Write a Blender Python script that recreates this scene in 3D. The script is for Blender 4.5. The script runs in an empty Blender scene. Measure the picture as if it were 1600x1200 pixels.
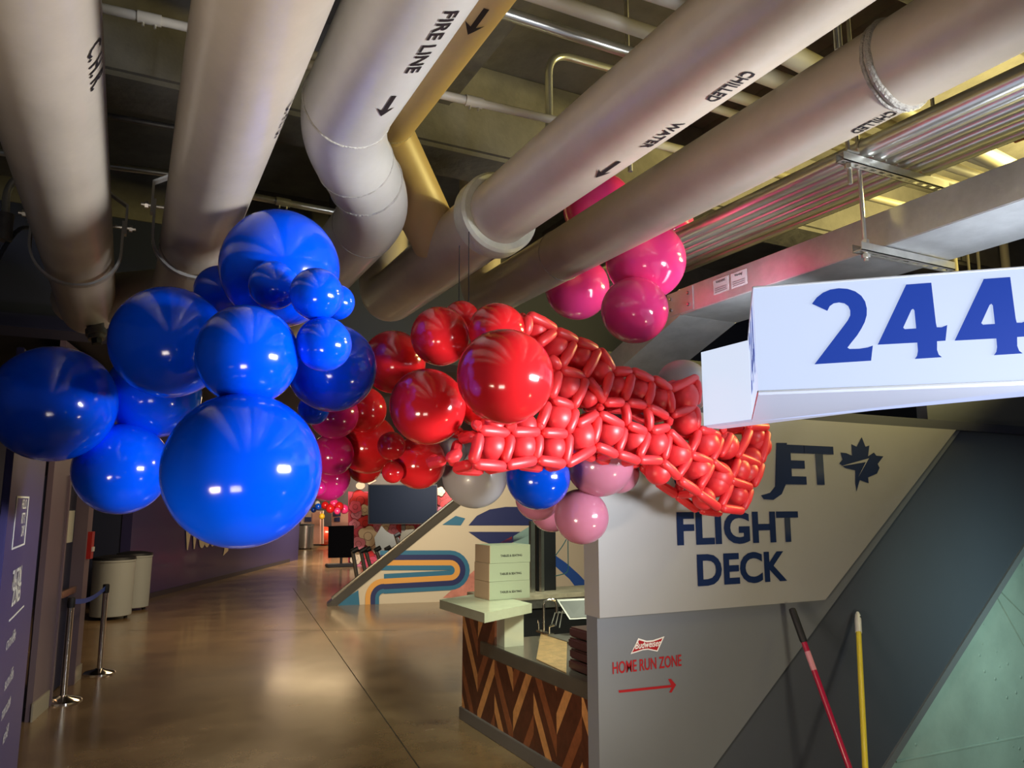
import bpy, bmesh, math, random
from mathutils import Vector, Matrix
random.seed(7)
PI = math.pi
S = bpy.context.scene
COL = S.collection
# ------------------------------------------------------------------ camera
F, HEAD, PITCH = 1180.0, math.radians(26.8), math.radians(8.9)
CAM = Vector((0, 0, 1.95))
cd = bpy.data.cameras.new('camera'); cam = bpy.data.objects.new('camera', cd); COL.objects.link(cam)
cam.location = CAM; cam.rotation_euler = (PI/2+PITCH, 0, -HEAD)
cd.sensor_width = 36; cd.lens = F/1600*36; cd.clip_end = 200; cd.clip_start = .05
S.camera = cam
S.view_settings.view_transform = 'Standard'; S.view_settings.look = 'None'
S.view_settings.exposure = 0.0; S.view_settings.gamma = 1; S.view_settings.use_curve_mapping = False
# ------------------------------------------------------------------ world and lights
w = bpy.data.worlds.new('world'); S.world = w; w.use_nodes = True
w.node_tree.nodes['Background'].inputs[0].default_value = (.55, .62, .85, 1)
w.node_tree.nodes['Background'].inputs[1].default_value = .055
def area(name, loc, target, sx, sy, watts, col, spread=180):
    l = bpy.data.lights.new(name, 'AREA'); l.shape = 'RECTANGLE'; l.size = sx; l.size_y = sy
    l.energy = watts; l.color = col; l.spread = math.radians(spread)
    o = bpy.data.objects.new(name, l); COL.objects.link(o); o.location = loc
    o.rotation_euler = (Vector(target)-Vector(loc)).to_track_quat('-Z', 'Y').to_euler()
    return o
area('concourse_sign_light', (3.2, .2, 2.15), (.75, 2.9, 2.55), 1.2, .4, 58, (.90, .94, 1), 80)
area('pipe_fill_light', (-.3, .4, .9), (.35, 1.7, 3.3), .6, .4, 7, (1, .88, .74), 84)  # added fill aimed up at the big pipes, not a fixture of the concourse
area('duct_fill_light', (3.35, 1.7, 2.70), (3.42, 1.9, 3.4), .2, .9, 9, (.80, .88, 1), 130)  # added uplight for the duct underside, not part of the sign
area('duct_fill_light', (3.05, 3.0, 2.75), (3.30, 3.7, 3.2), .2, .5, 7, (.80, .88, 1), 140)  # second added uplight, brightens the sloped end of the duct
area('gallery_ceiling_light', (5.2, 2.2, 4.1), (3.4, 3.2, 4.4), .9, .2, 55, (1, .84, .30))
area('gallery_ceiling_light', (7.6, 2.4, 3.9), (4.8, 3.4, 4.9), 1.2, .3, 150, (1, .84, .30), 100)
area('bay_floor_light', (5.2, 1.5, 1.6), (5.6, 3.6, .8), .3, .3, 9, (.70, 1, .88), 90)
area('wall_low_light', (3.2, .9, .35), (3.1, 3.3, 1.35), .35, .12, 7, (1, .88, .58), 110)
area('kiosk_light', (4.4, 6.4, 3.0), (3.0, 6.0, .8), .5, .5, 45, (.92, 1, .74))
area('bar_end_light', (2.6, 4.2, 2.3), (3.1, 5.9, 1.0), .3, .3, 16, (.92, 1, .74), 80)
area('stair_light', (4.6, 10.5, 3.3), (5.6, 14.2, .9), .9, .4, 170, (1, .86, .62))
area('corridor_light', (5.3, 24, 3.40), (5.2, 23.9, 0), 3.0, 1.6, 90, (1, .72, .40))
area('corridor_light', (1.9, 12.5, 3.45), (1.9, 12.6, 0), 1.8, 1.8, 80, (1, .72, .40))
area('corridor_light', (6.4, 25, 3.40), (6.6, 26.5, .5), 1.6, .4, 330, (1, .78, .52))
area('corridor_light', (9.5, 33, 3.3), (9, 36, .5), 3, 1, 420, (1, .80, .55))
area('backdrop_fill_light', (7.0, 18.5, 3.3), (8.6, 22.5, 1.4), 1.2, .4, 190, (1, .88, .76), 130)  # added light that brightens the far flower backdrop
area('door_light', (.5, 6.6, 2.95), (-.4, 9.0, 1.2), .4, .4, 16, (1, .72, .55))
area('counter_fill_light', (-1.1, 1.2, 1.0), (2.7, 4.6, .9), .5, .3, 20, (1, .80, .58), 70)  # added fill for the chevron front and the partition's end face

# ------------------------------------------------------------------ pixel -> world helpers
RT = Vector((math.cos(HEAD), -math.sin(HEAD), 0))
FW = Vector((math.sin(HEAD)*math.cos(PITCH), math.cos(HEAD)*math.cos(PITCH), math.sin(PITCH)))
UP = RT.cross(FW)
def ray(px, py): return (RT*(px-800)+UP*(600-py)+FW*F)/F
def on(px, py, ax, v):
    d = ray(px, py); return CAM + d*((v-CAM[ax])/d[ax])
def dp(px, py, depth): return CAM + ray(px, py)*depth
def onplane(px, py, p0, n):
    d = ray(px, py); return CAM + d*((Vector(p0)-CAM).dot(n)/d.dot(n))

# ------------------------------------------------------------------ materials
MATS = {}
def mat(name, col, rough=.5, metal=0, noise=0, nscale=8, bump=0, bscale=60, coat=0, spec=.5, sss=0, emit=None, es=1, stretch=None):
    if name in MATS: return MATS[name]
    m = bpy.data.materials.new(name); m.use_nodes = True; nt = m.node_tree; b = nt.nodes['Principled BSDF']
    b.inputs['Base Color'].default_value = (*col, 1); b.inputs['Roughness'].default_value = rough
    b.inputs['Metallic'].default_value = metal; b.inputs['Specular IOR Level'].default_value = spec
    b.inputs['Coat Weight'].default_value = coat; b.inputs['Coat Roughness'].default_value = .08
    if sss: b.inputs['Subsurface Weight'].default_value = sss; b.inputs['Subsurface Radius'].default_value = (.05, .05, .05); b.inputs['Subsurface Scale'].default_value = .6
    if emit: b.inputs['Emission Color'].default_value = (*emit, 1); b.inputs['Emission Strength'].default_value = es
    tc = nt.nodes.new('ShaderNodeTexCoord'); mp = nt.nodes.new('ShaderNodeMapping')
    nt.links.new(tc.outputs['Object'], mp.inputs[0])
    if stretch: mp.inputs['Scale'].default_value = stretch
    if noise:
        n = nt.nodes.new('ShaderNodeTexNoise'); n.inputs['Scale'].default_value = nscale; n.inputs['Detail'].default_value = 6; n.inputs['Roughness'].default_value = .65
        nt.links.new(mp.outputs[0], n.inputs['Vector'])
        r = nt.nodes.new('ShaderNodeValToRGB'); r.color_ramp.elements[0].position = .3; r.color_ramp.elements[1].position = .7
        r.color_ramp.elements[0].color = (*[c*(1-noise) for c in col], 1); r.color_ramp.elements[1].color = (*[min(1, c*(1+noise)) for c in col], 1)
        nt.links.new(n.outputs[0], r.inputs[0]); nt.links.new(r.outputs[0], b.inputs['Base Color'])
    if bump:
        n2 = nt.nodes.new('ShaderNodeTexNoise'); n2.inputs['Scale'].default_value = bscale; n2.inputs['Detail'].default_value = 5
        nt.links.new(mp.outputs[0], n2.inputs['Vector'])
        bp = nt.nodes.new('ShaderNodeBump'); bp.inputs['Strength'].default_value = bump; bp.inputs['Distance'].default_value = .01
        nt.links.new(n2.outputs[0], bp.inputs['Height']); nt.links.new(bp.outputs[0], b.inputs['Normal'])
    MATS[name] = m; return m
PIPE = mat('pipe_paint', (.54, .46, .36), .36, 0, .10, 3, .12, 14, coat=.2)
PIPEG = mat('pipe_paint_grey', (.54, .51, .45), .38, 0, .08, 3, .12, 14, coat=.2)
TANP = mat('pipe_paint_tan', (.50, .37, .19), .45, 0, .08, 3, .08, 14)
PRIMER = mat('collar_primer', (.60, .60, .48), .6, 0, .1, 12, .3, 40)
WELD = mat('weld_bead', (.40, .37, .32), .4, 0, .25, 30, .9, 90)
INK = mat('stencil_ink', (.012, .008, .008), .6)
INKR = mat('stencil_ink_red', (.10, .012, .02), .6)
CONC = mat('concrete', (.115, .105, .095), .9, 0, .35, 1.6, .5, 12)
CONCY = mat('concrete_wall', (.16, .15, .13), .85, 0, .3, 2.2, .5, 12)
NAVY = mat('navy_paint', (.012, .016, .045), .6)
BLACK = mat('black_paint', (.006, .006, .009), .6)
GALV = mat('galvanised_steel', (.58, .58, .58), .34, .72, .15, 6, .15, 20)
ZINC = mat('zinc_plated', (.62, .60, .54), .35, .8, .1, 20)
COND = mat('conduit_steel', (.60, .60, .56), .28, .85, .08, 9)
WPIPE = mat('sprinkler_paint', (.50, .46, .40), .45)
DSTEEL = mat('dull_steel', (.16, .15, .14), .45, .6, .2, 20)
CHROME = mat('polished_chrome', (.75, .73, .70), .12, 1)
STEEL = mat('brushed_steel', (.50, .50, .47), .25, .9, .1, 15)
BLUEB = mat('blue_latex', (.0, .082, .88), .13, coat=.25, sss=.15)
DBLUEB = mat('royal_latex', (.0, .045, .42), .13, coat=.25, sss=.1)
REDB = mat('red_latex', (.62, .014, .018), .13, coat=.25, sss=.15)
TUBER = mat('red_tube_latex', (.74, .032, .038), .40, coat=0, sss=.15)
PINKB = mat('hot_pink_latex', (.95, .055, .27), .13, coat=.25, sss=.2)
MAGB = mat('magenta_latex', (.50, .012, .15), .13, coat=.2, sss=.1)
ROSEB = mat('shaded_pink_latex', (.45, .16, .24), .16, coat=.2, sss=.15)  # pink darkened: shade under the woven strip is put into the base colour
WHITEB = mat('shaded_white_latex', (.36, .35, .35), .35, coat=.1, sss=.1)  # white lowered to grey, with the shade on these balloons in the colour
SIGNW = mat('sign_acrylic_white', (.12, .13, .15), .35, emit=(.60, .71, .98), es=.84)
SIGNR = mat('sign_acrylic_rear', (.12, .13, .15), .35, emit=(.70, .80, .98), es=.92)
SIGNU = mat('sign_return_white', (.4, .42, .5), .4, emit=(.60, .68, .95), es=.5)
SIGNB = mat('sign_digit_blue', (.004, .012, .10), .5, spec=.2, emit=(.010, .045, .30), es=.85)
LPANEL = mat('light_grey_panel', (.28, .275, .27), .42, 0, .03, 2)
MPANEL = mat('mid_grey_panel', (.14, .15, .17), .40, 0, .03, 2)
DBAND = mat('dark_grey_band', (.055, .063, .085), .5, 0, .04, 2)
DBLUE = mat('navy_vinyl', (.004, .014, .06), .7, spec=.1)
REDV = mat('red_vinyl', (.34, .008, .014), .6, spec=.2)
WHITEV = mat('white_vinyl', (.75, .72, .68), .5)

# plaster sheet, glossy and lumpy
def plaster():
    m = mat('skimmed_concrete', (.30, .38, .34), .35, 0, .22, 1.3, .35, 7, coat=.3); nt = m.node_tree
    b = nt.nodes['Principled BSDF']; bp = [n for n in nt.nodes if n.type == 'BUMP'][0]
    v = nt.nodes.new('ShaderNodeTexVoronoi'); v.inputs['Scale'].default_value = 9
    tc = [n for n in nt.nodes if n.type == 'TEX_COORD'][0]; nt.links.new(tc.outputs['Object'], v.inputs['Vector'])
    r = nt.nodes.new('ShaderNodeValToRGB'); r.color_ramp.elements[0].position = .0; r.color_ramp.elements[1].position = .12
    r.color_ramp.elements[0].color = (1, 1, 1, 1); r.color_ramp.elements[1].color = (0, 0, 0, 1)
    nt.links.new(v.outputs['Distance'], r.inputs[0])
    b2 = nt.nodes.new('ShaderNodeBump'); b2.inputs['Strength'].default_value = .6; b2.inputs['Distance'].default_value = .02
    nt.links.new(r.outputs[0], b2.inputs['Height']); nt.links.new(bp.outputs[0], b2.inputs['Normal']); nt.links.new(b2.outputs[0], b.inputs['Normal'])
    return m
PLAST = plaster()
def floor_mat():
    m = bpy.data.materials.new('polished_concrete_floor'); m.use_nodes = True; nt = m.node_tree; b = nt.nodes['Principled BSDF']
    tc = nt.nodes.new('ShaderNodeTexCoord')
    n = nt.nodes.new('ShaderNodeTexNoise'); n.inputs['Scale'].default_value = 1.1; n.inputs['Detail'].default_value = 8; n.inputs['Roughness'].default_value = .62
    n3 = nt.nodes.new('ShaderNodeTexNoise'); n3.inputs['Scale'].default_value = 70; n3.inputs['Detail'].default_value = 3
    r = nt.nodes.new('ShaderNodeValToRGB'); r.color_ramp.elements[0].color = (.165, .103, .050, 1); r.color_ramp.elements[1].color = (.32, .21, .11, 1)
    r.color_ramp.elements[0].position = .32; r.color_ramp.elements[1].position = .68
    mx = nt.nodes.new('ShaderNodeMixRGB'); mx.blend_type = 'MULTIPLY'; mx.inputs[0].default_value = .35
    for q in (n, n3): nt.links.new(tc.outputs['Object'], q.inputs['Vector'])
    nt.links.new(n.outputs[0], r.inputs[0]); nt.links.new(r.outputs[0], mx.inputs[1]); nt.links.new(n3.outputs['Color'], mx.inputs[2])
    nt.links.new(mx.outputs[0], b.inputs['Base Color'])
    rr = nt.nodes.new('ShaderNodeMapRange'); rr.inputs[1].default_value = .3; rr.inputs[2].default_value = .7; rr.inputs[3].default_value = .20; rr.inputs[4].default_value = .28
    nt.links.new(n.outputs[0], rr.inputs[0]); nt.links.new(rr.outputs[0], b.inputs['Roughness'])
    bp = nt.nodes.new('ShaderNodeBump'); bp.inputs['Strength'].default_value = .05; bp.inputs['Distance'].default_value = .02
    n2 = nt.nodes.new('ShaderNodeTexNoise'); n2.inputs['Scale'].default_value = 3.5; nt.links.new(tc.outputs['Object'], n2.inputs['Vector'])
    nt.links.new(n2.outputs[0], bp.inputs['Height']); nt.links.new(bp.outputs[0], b.inputs['Normal'])
    b.inputs['Specular IOR Level'].default_value = .75; b.inputs['Coat Weight'].default_value = .35; b.inputs['Coat Roughness'].default_value = .12
    return m
FLOORM = floor_mat()

# ------------------------------------------------------------------ mesh helpers
def obj(name, bm, m, parent=None, smooth=False, label=None):
    me = bpy.data.meshes.new(name); bm.normal_update(); bm.to_mesh(me); bm.free()
    for mm in (m if isinstance(m, (list, tuple)) else [m]): me.materials.append(mm)
    if smooth:
        for p in me.polygons: p.use_smooth = True
        try: me.set_sharp_from_angle(angle=math.radians(40))
        except Exception: pass
    o = bpy.data.objects.new(name, me); COL.objects.link(o)
    if parent: o.parent = parent; o.matrix_parent_inverse = Matrix.Translation(parent.location).inverted() if parent.rotation_euler.x == 0 else parent.matrix_basis.inverted()
    if label: o['label'] = label
    return o
def tag(o, label, cat, group=None, kind=None):
    o['label'] = label; o['category'] = cat
    if group: o['group'] = group
    if kind: o['kind'] = kind
    return o
def thing(name, loc, label, cat, group=None):
    o = bpy.data.objects.new(name, None); COL.objects.link(o); o.location = loc; o.empty_display_size = .1
    return tag(o, label, cat, group)
def struct(name, bm, m, parent=None, smooth=False):
    o = obj(name, bm, m, parent, smooth)
    if not parent: o['kind'] = 'structure'
    return o
def box(bm, a, b, bev=0, mi=0):
    vs = [bm.verts.new((x, y, z)) for x in (a[0], b[0]) for y in (a[1], b[1]) for z in (a[2], b[2])]
    fs = [bm.faces.new([vs[i] for i in q]) for q in ((0, 1, 3, 2), (4, 6, 7, 5), (0, 4, 5, 1), (2, 3, 7, 6), (0, 2, 6, 4), (1, 5, 7, 3))]
    for f in fs: f.material_index = mi
    if bev:
        es = {e for f in fs for e in f.edges}
        bmesh.ops.bevel(bm, geom=list(es), offset=bev, segments=2, affect='EDGES')
    return vs
def BX(a, b, bev=0): bm = bmesh.new(); box(bm, a, b, bev); bmesh.ops.recalc_face_normals(bm, faces=bm.faces); return bm
def prism(bm, pts, d, mi=0):
    # closed polygon pts (Vectors), extruded by vector d
    a = [bm.verts.new(p) for p in pts]; b = [bm.verts.new(Vector(p)+Vector(d)) for p in pts]; n = len(pts)
    fs = [bm.faces.new(a), bm.faces.new(b[::-1])]
    for i in range(n): fs.append(bm.faces.new((a[i], b[i], b[(i+1) % n], a[(i+1) % n])))
    for f in fs: f.material_index = mi
    return fs
def PR(pts, d): bm = bmesh.new(); prism(bm, pts, d); bmesh.ops.recalc_face_normals(bm, faces=bm.faces); return bm
def tube(bm, path, rad, n=16, caps=True, closed=False):
    # sweep a circle along a polyline; rad a number or list
    path = [Vector(p) for p in path]; N = len(path); rings = []
    ref = None
    for i, p in enumerate(path):
        if closed: t = (path[(i+1) % N]-path[i-1]).normalized()
        else: t = ((path[min(i+1, N-1)]-path[max(i-1, 0)])).normalized()
        if ref is None: ref = Vector((0, 0, 1)) if abs(t.z) < .9 else Vector((1, 0, 0))
        u = (ref-t*ref.dot(t)).normalized(); v = t.cross(u); ref = u
        r = rad[i] if isinstance(rad, (list, tuple)) else rad
        rings.append([bm.verts.new(p+(u*math.cos(2*PI*k/n)+v*math.sin(2*PI*k/n))*r) for k in range(n)])
    for i in range(N if closed else N-1):
        a, b = rings[i], rings[(i+1) % N]
        for k in range(n): bm.faces.new((a[k], a[(k+1) % n], b[(k+1) % n], b[k]))
    if caps and not closed: bm.faces.new(rings[0][::-1]); bm.faces.new(rings[-1])
    bmesh.ops.recalc_face_normals(bm, faces=bm.faces)
    return bm
def TB(path, rad, n=16, caps=True, closed=False): return tube(bmesh.new(), path, rad, n, caps, closed)
def rounded(path, r, seg=8):
    # fillet the corners of a polyline
    path = [Vector(p) for p in path]; out = [path[0]]
    for i in range(1, len(path)-1):
        a, b, c = path[i-1], path[i], path[i+1]; u = (a-b); v = (c-b)
        rr = min(r, u.length*.48, v.length*.48); u.normalize(); v.normalize()
        p0, p1 = b+u*rr, b+v*rr
        for k in range(seg+1):
            t = k/seg; out.append(p0*(1-t)**2+b*2*t*(1-t)+p1*t*t)
    out.append(path[-1]); return out
def lathe(bm, prof, n=24, mtx=None, caps=True):
    rings = []
    for (r, z) in prof:
        ring = [bm.verts.new((r*math.cos(2*PI*k/n), r*math.sin(2*PI*k/n), z)) for k in range(n)]
        rings.append(ring)
    for a, b in zip(rings, rings[1:]):
        for k in range(n): bm.faces.new((a[k], a[(k+1) % n], b[(k+1) % n], b[k]))
    if caps: bm.faces.new(rings[0][::-1]); bm.faces.new(rings[-1])
    if mtx: bmesh.ops.transform(bm, matrix=mtx, verts=[v for r in rings for v in r])
    return bm
def along(p, d):
    return Matrix.Translation(p) @ Vector(d).to_track_quat('Z', 'Y').to_matrix().to_4x4()

def text_bm(s, size, offset=0.0, extrude=.0, sx=1, shear=0, align='LEFT', spacing=1, res=4):
    c = bpy.data.curves.new('t', 'FONT'); c.body = s; c.size = size; c.offset = offset; c.extrude = extrude; c.shear = shear
    c.align_x = align; c.space_character = spacing; c.resolution_u = res
    o = bpy.data.objects.new('t', c); COL.objects.link(o)
    dg = bpy.context.evaluated_depsgraph_get()
    me = bpy.data.meshes.new_from_object(o.evaluated_get(dg)); bm = bmesh.new(); bm.from_mesh(me)
    bpy.data.objects.remove(o); bpy.data.curves.remove(c); bpy.data.meshes.remove(me)
    for v in bm.verts: v.co.x *= sx
    return bm
def place(bm, org, ex, ey, ez=None):
    ex, ey = Vector(ex).normalized(), Vector(ey).normalized(); ez = ex.cross(ey)
    for v in bm.verts: c = v.co.copy(); v.co = Vector(org)+ex*c.x+ey*c.y+ez*c.z
    return bm

# ================================================================== SETTING
YW = 3.3                                                  # plane of the painted partition
struct('floor', BX((-6, -3, -.1), (24, 48, 0)), FLOORM)
a, b = on(490, 965, 2, .0), on(655, 1200, 2, .0); d = (b-a); a2 = a-d*.6; b2 = b+d*.5
struct('trim_1', TB([a2+Vector((0, 0, -.002)), b2+Vector((0, 0, -.002))], .006, 6), mat('joint_dark', (.03, .022, .015), .8))
a, b = on(200, 985, 2, 0), on(620, 985, 2, 0)
struct('trim_2', TB([a+Vector((0, 0, -.004)), b+Vector((0, 0, -.004))], .006, 6), MATS['joint_dark'])
# concrete ceiling slab with ribs
struct('ceiling', BX((-6, -3, 4.9), (9, 7.2, 5.2)), CONC)
for i, (y0, y1, zb) in enumerate([(-.9, -.4, 4.3), (1.75, 2.15, 4.35), (4.35, 4.8, 4.25)]):
    struct('trim_%d' % (3+i), BX((-6, y0, zb), (9, y1, 4.92), .03), CONC)
for i, (x0, x1) in enumerate([(-1.15, -.85), (1.55, 1.75), (3.9, 4.15)]):
    struct('trim_%d' % (6+i), BX((x0, -1, 4.55), (x1, 7, 4.93), .02), CONC)
struct('wall_back', BX((-6, 7.2, 4.42), (9, 7.5, 5.2)), CONC); struct('wall_header', BX((-6, 7.22, 3.47), (9, 7.5, 4.42)), NAVY)          # header above the corridor mouth
struct('trim_9', BX((-6, 7.1, 3.35), (9, 7.55, 3.47), .01), NAVY)
struct('ceiling_corridor', BX((-6, 7.5, 3.55), (24, 48, 3.7)), BLACK)
# far left enclosure
struct('wall_far_left', BX((-2.6, 3, 0), (-2.4, 8.2, 4.9)), NAVY)

def wall_seg(name, p0, p1, z0, z1, th, m):
    p0, p1 = Vector((p0[0], p0[1], 0)), Vector((p1[0], p1[1], 0)); d = (p1-p0).normalized(); n = Vector((-d.y, d.x, 0))*th
    return struct(name, PR([p0+Vector((0, 0, z0)), p1+Vector((0, 0, z0)), p1+Vector((0, 0, z1)), p0+Vector((0, 0, z1))], n), m)
PURP = mat('plum_wall_paint', (.045, .038, .12), .35, coat=.2)
PURG = mat('mauve_frame_paint', (.15, .11, .135), .42)
WB0 = Vector((.14, 16.86, 0)); WB1 = Vector((4.96, 26.17, 0)); WD = (WB1-WB0).normalized()
wall_seg('wall_left', WB0, WB1+WD*1.0, 0, 3.55, .2, PURP)
wall_seg('wall_left_far', (5.2, 27.2), (6.0, 36.0), 0, 3.55, .2, mat('dim_wall', (.10, .08, .09), .5))
wall_seg('wall_left_inner', (-1.9, 8.4), (-1.2, 20), 0, 3.55, .2, NAVY)
wall_seg('wall_left_return', (-1.2, 17.2), (.14, 16.95), 0, 3.55, .2, NAVY)
struct('baseboard_left', PR([WB0+Vector((.01, -.005, 0)), WB1+Vector((.01, -.005, 0)), WB1+Vector((.01, -.005, .10)), WB0+Vector((.01, -.005, .10))], Vector((.012, -.006, 0))), mat('dark_base', (.04, .035, .045), .5))
# entrance wall with a door
DW0 = on(48, 1128, 2, 0); DW1 = on(124, 1060, 2, 0); DD = (DW1-DW0).normalized(); DN = Vector((DD.y, -DD.x, 0))   # DN faces the corridor
DL = (DW1-DW0).length
def dwp(s, z, n=0): return DW0+DD*s+DN*n+Vector((0, 0, z))
def dbox(s0, s1, z0, z1, n0, n1): 
    return PR([dwp(s0, z0, n0), dwp(s1, z0, n0), dwp(s1, z1, n0), dwp(s0, z1, n0)], DN*(n1-n0))
D0, D1 = .55, DL-.28
struct('wall_door_side', dbox(0, D0, 0, 3.5, -.05, 0), PURG)
struct('wall_door_end', dbox(D1, DL, 0, 3.5, -.35, 0), PURG)
struct('wall_door_head', dbox(D0, D1, 2.22, 3.5, -.35, 0), PURG)
struct('baseboard_door', dbox(-.02, D0-.05, 0, .16, 0, .015), mat('pale_base', (.30, .27, .22), .5))
struct('baseboard_jamb', dbox(D1+.02, DL+.01, 0, .16, 0, .015), MATS['pale_base'])
dr = struct('door_1', dbox(D0+.03, D1-.03, .01, 2.18, -.16, -.11), mat('door_navy', (.018, .022, .05), .4))
obj('door_frame', dbox(D0, D0+.05, 0, 2.22, -.2, .02), PURG, dr); obj('door_frame', dbox(D1-.05, D1, 0, 2.22, -.2, .02), PURG, dr)
obj('door_frame', dbox(D0+.05, D1-.05, 2.17, 2.22, -.2, .02), PURG, dr)
BRASS = mat('warm_metal', (.62, .45, .28), .25, 1)
obj('push_bar', dbox(D0+.12, D1-.12, .98, 1.05, -.06, -.02), BRASS, dr)
for s in (D0+.18, D0+.24): obj('vertical_rod', TB([dwp(s, .05, -.07), dwp(s, 2.12, -.07)], .012, 8), BRASS, dr)
bm = dbox(D0+.12, D0+.28, 1.98, 2.12, -.11, -.04); obj('latch_case', bm, BRASS, dr)
tag(obj('paper_notice', dbox(D0+.5, D0+.82, 1.52, 1.86, -.105, -.1), mat('paper', (.62, .58, .48), .8)), 'white paper notice taped to the navy exit door', 'notice')
fa = thing('fire_alarm_pull', dwp(DL-.13, 1.35, .0), 'red fire alarm pull station on the jamb beside the navy door', 'fire alarm')
obj('housing', dbox(DL-.20, DL-.08, 1.32, 1.62, 0, .05), mat('alarm_red', (.45, .02, .015), .4), fa)
obj('pull_handle', dbox(DL-.18, DL-.10, 1.4, 1.45, .05, .065), WHITEV, fa)

# ------------------------------------------------------------------ banner at the very left
BXP = on(41, 1190, 2, .35); bx = BXP.x
def bn(px, py): return on(px, py, 0, bx)
BAN = mat('banner_indigo', (.055, .045, .15), .4)
p = [bn(58, 700).y, bn(41, 1195).y]; yb = sum(p)/2
ban = thing('wayfinding_banner', (bx, yb-.5, 0), 'tall indigo banner with white lettering standing left of the navy door', 'banner')
obj('panel', BX((bx-.03, yb-1.45, .03), (bx, yb, 2.62), .004), BAN, ban)
obj('pole', TB([(bx-.015, yb-.33*1.0, 0), (bx-.015, yb-.33, 2.62)], .012, 10), BLACK, ban) if False else None
def bt(s, px, py, h, sx=1, off=.004):
    o = bn(px, py); t = text_bm(s, h/.7, off*h*4, 0, sx)
    place(t, (bx+.002, o.y, o.z), (0, 1, 0), (0, 0, 1)); obj('lettering', t, WHITEV, ban)
bt('HELLO', 33, 795, .045); bt('KITTY', 33, 818, .045) if False else None
# crest card outline with words
def ring_poly(bm, pts, d, wd):
    n = len(pts); c = sum((Vector(q) for q in pts), Vector())/n
    for i in range(n):
        a, b = Vector(pts[i]), Vector(pts[(i+1) % n]); ia, ib = a+(c-a)*wd, b+(c-b)*wd
        prism(bm, [a, b, ib, ia], d)
bm = bmesh.new(); q = [bn(26, 775), bn(45, 775), bn(42, 852), bn(21, 858)]
y0, y1 = q[0].y, q[1].y; z0, z1 = q[0].z, q[3].z
ring_poly(bm, [(bx+.001, y0, z0), (bx+.001, y1, z0), (bx+.001, y1, z1), (bx+.001, y0, z1)], (.002, 0, 0), .07)
obj('card_outline', bm, WHITEV, ban)
for s, py in (('KITTY', 818), ('DAY', 838)): bt(s, 32, py, .05, .8)
bt('TIVATION', 17, 922, .085, .62, .008); bt('ZONES', 17, 948, .085, .8, .008)
bt('1:30', 18, 1000, .04); bt('ACTIVATION HALLWAY', 8, 1018, .04, .55); bt('1:35', 15, 1060, .04); bt('BALLOON STATION', 6, 1080, .04, .6)
bt('2:10', 11, 1107, .04); bt('STADIUM TOUR START', 1, 1127, .04, .5); bt('2:30', 8, 1150, .04); bt('MEETING', 3, 1165, .04, .7)
t2 = obj('rule_line', BX((bx, bn(14, 970).y, bn(14, 970).z-.004), (bx+.002, bn(36, 955).y, bn(14, 970).z+.004)), WHITEV, ban)

# ------------------------------------------------------------------ stanchions
def stanchion(loc, label):
    t = thing('belt_stanchion', loc, label, 'stanchion', None); x, y, z = loc
    obj('base', lathe(bmesh.new(), [(.17, 0), (.17, .012), (.15, .028), (.06, .045), (.04, .06), (.035, .06)], 32, Matrix.Translation(loc)), CHROME, t, True)
    obj('post', lathe(bmesh.new(), [(.03, .05), (.03, .90)], 20, Matrix.Translation(loc)), CHROME, t, True)
    obj('cap', lathe(bmesh.new(), [(.034, .90), (.036, .92), (.036, .99), (.03, 1.0)], 20, Matrix.Translation(loc)), BLACK, t, True)
    return t
s0 = on(98, 1096, 2, 0); s1 = on(155, 1052, 2, 0)
stanchion(s0, 'chrome belt stanchion nearest the indigo banner'); stanchion(s1, 'chrome belt stanchion farther from the banner, closer to the grey bins')
d = (s1-s0).normalized(); n = Vector((-d.y, d.x, 0))*.002
bp = []
for k in range(9):
    t = k/8; bp.append((s0+(s1-s0)*(.03+.94*t)+Vector((0, 0, .955-.05*math.sin(PI*t)))))
bm = bmesh.new()
for k in range(8): prism(bm, [bp[k]-Vector((0, 0, .025)), bp[k+1]-Vector((0, 0, .025)), bp[k+1]+Vector((0, 0, .025)), bp[k]+Vector((0, 0, .025))], n)
tag(obj('barrier_belt', bm, mat('belt_blue', (.02, .07, .38), .5)), 'blue belt stretched between the two chrome stanchions', 'barrier belt')
# bins
def bin_(loc, r, h, label, m, name='litter_bin'):
    t = thing(name, loc, label, 'bin'); M = Matrix.Translation(loc)
    obj('body', lathe(bmesh.new(), [(r*.93, .05), (r*.97, .06), (r, h-.06), (r*1.03, h-.05), (r*1.03, h-.02)], 28, M), m, t, True)
    obj('lid', lathe(bmesh.new(), [(r*1.04, h-.02), (r*1.0, h+.02), (r*.5, h+.05), (r*.3, h+.05)], 28, M), BLACK, t, True)
    for k in range(3):
        a = k*2.1; obj('foot', lathe(bmesh.new(), [(.03, 0), (.03, .06)], 8, M @ Matrix.Translation((r*.7*math.cos(a), r*.7*math.sin(a), 0))), BLACK, t)
GBIN = mat('pale_grey_plastic', (.34, .35, .33), .45)
b0 = on(172, 966, 2, 0); bin_(b0, .33, 1.0, 'pale grey round litter bin, front one beside the plum wall', GBIN)
b1 = b0+Vector((.32, 1.0, 0)); bin_(b1, .3, 1.0, 'pale grey bin half hidden behind the front litter bin', GBIN)
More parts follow.
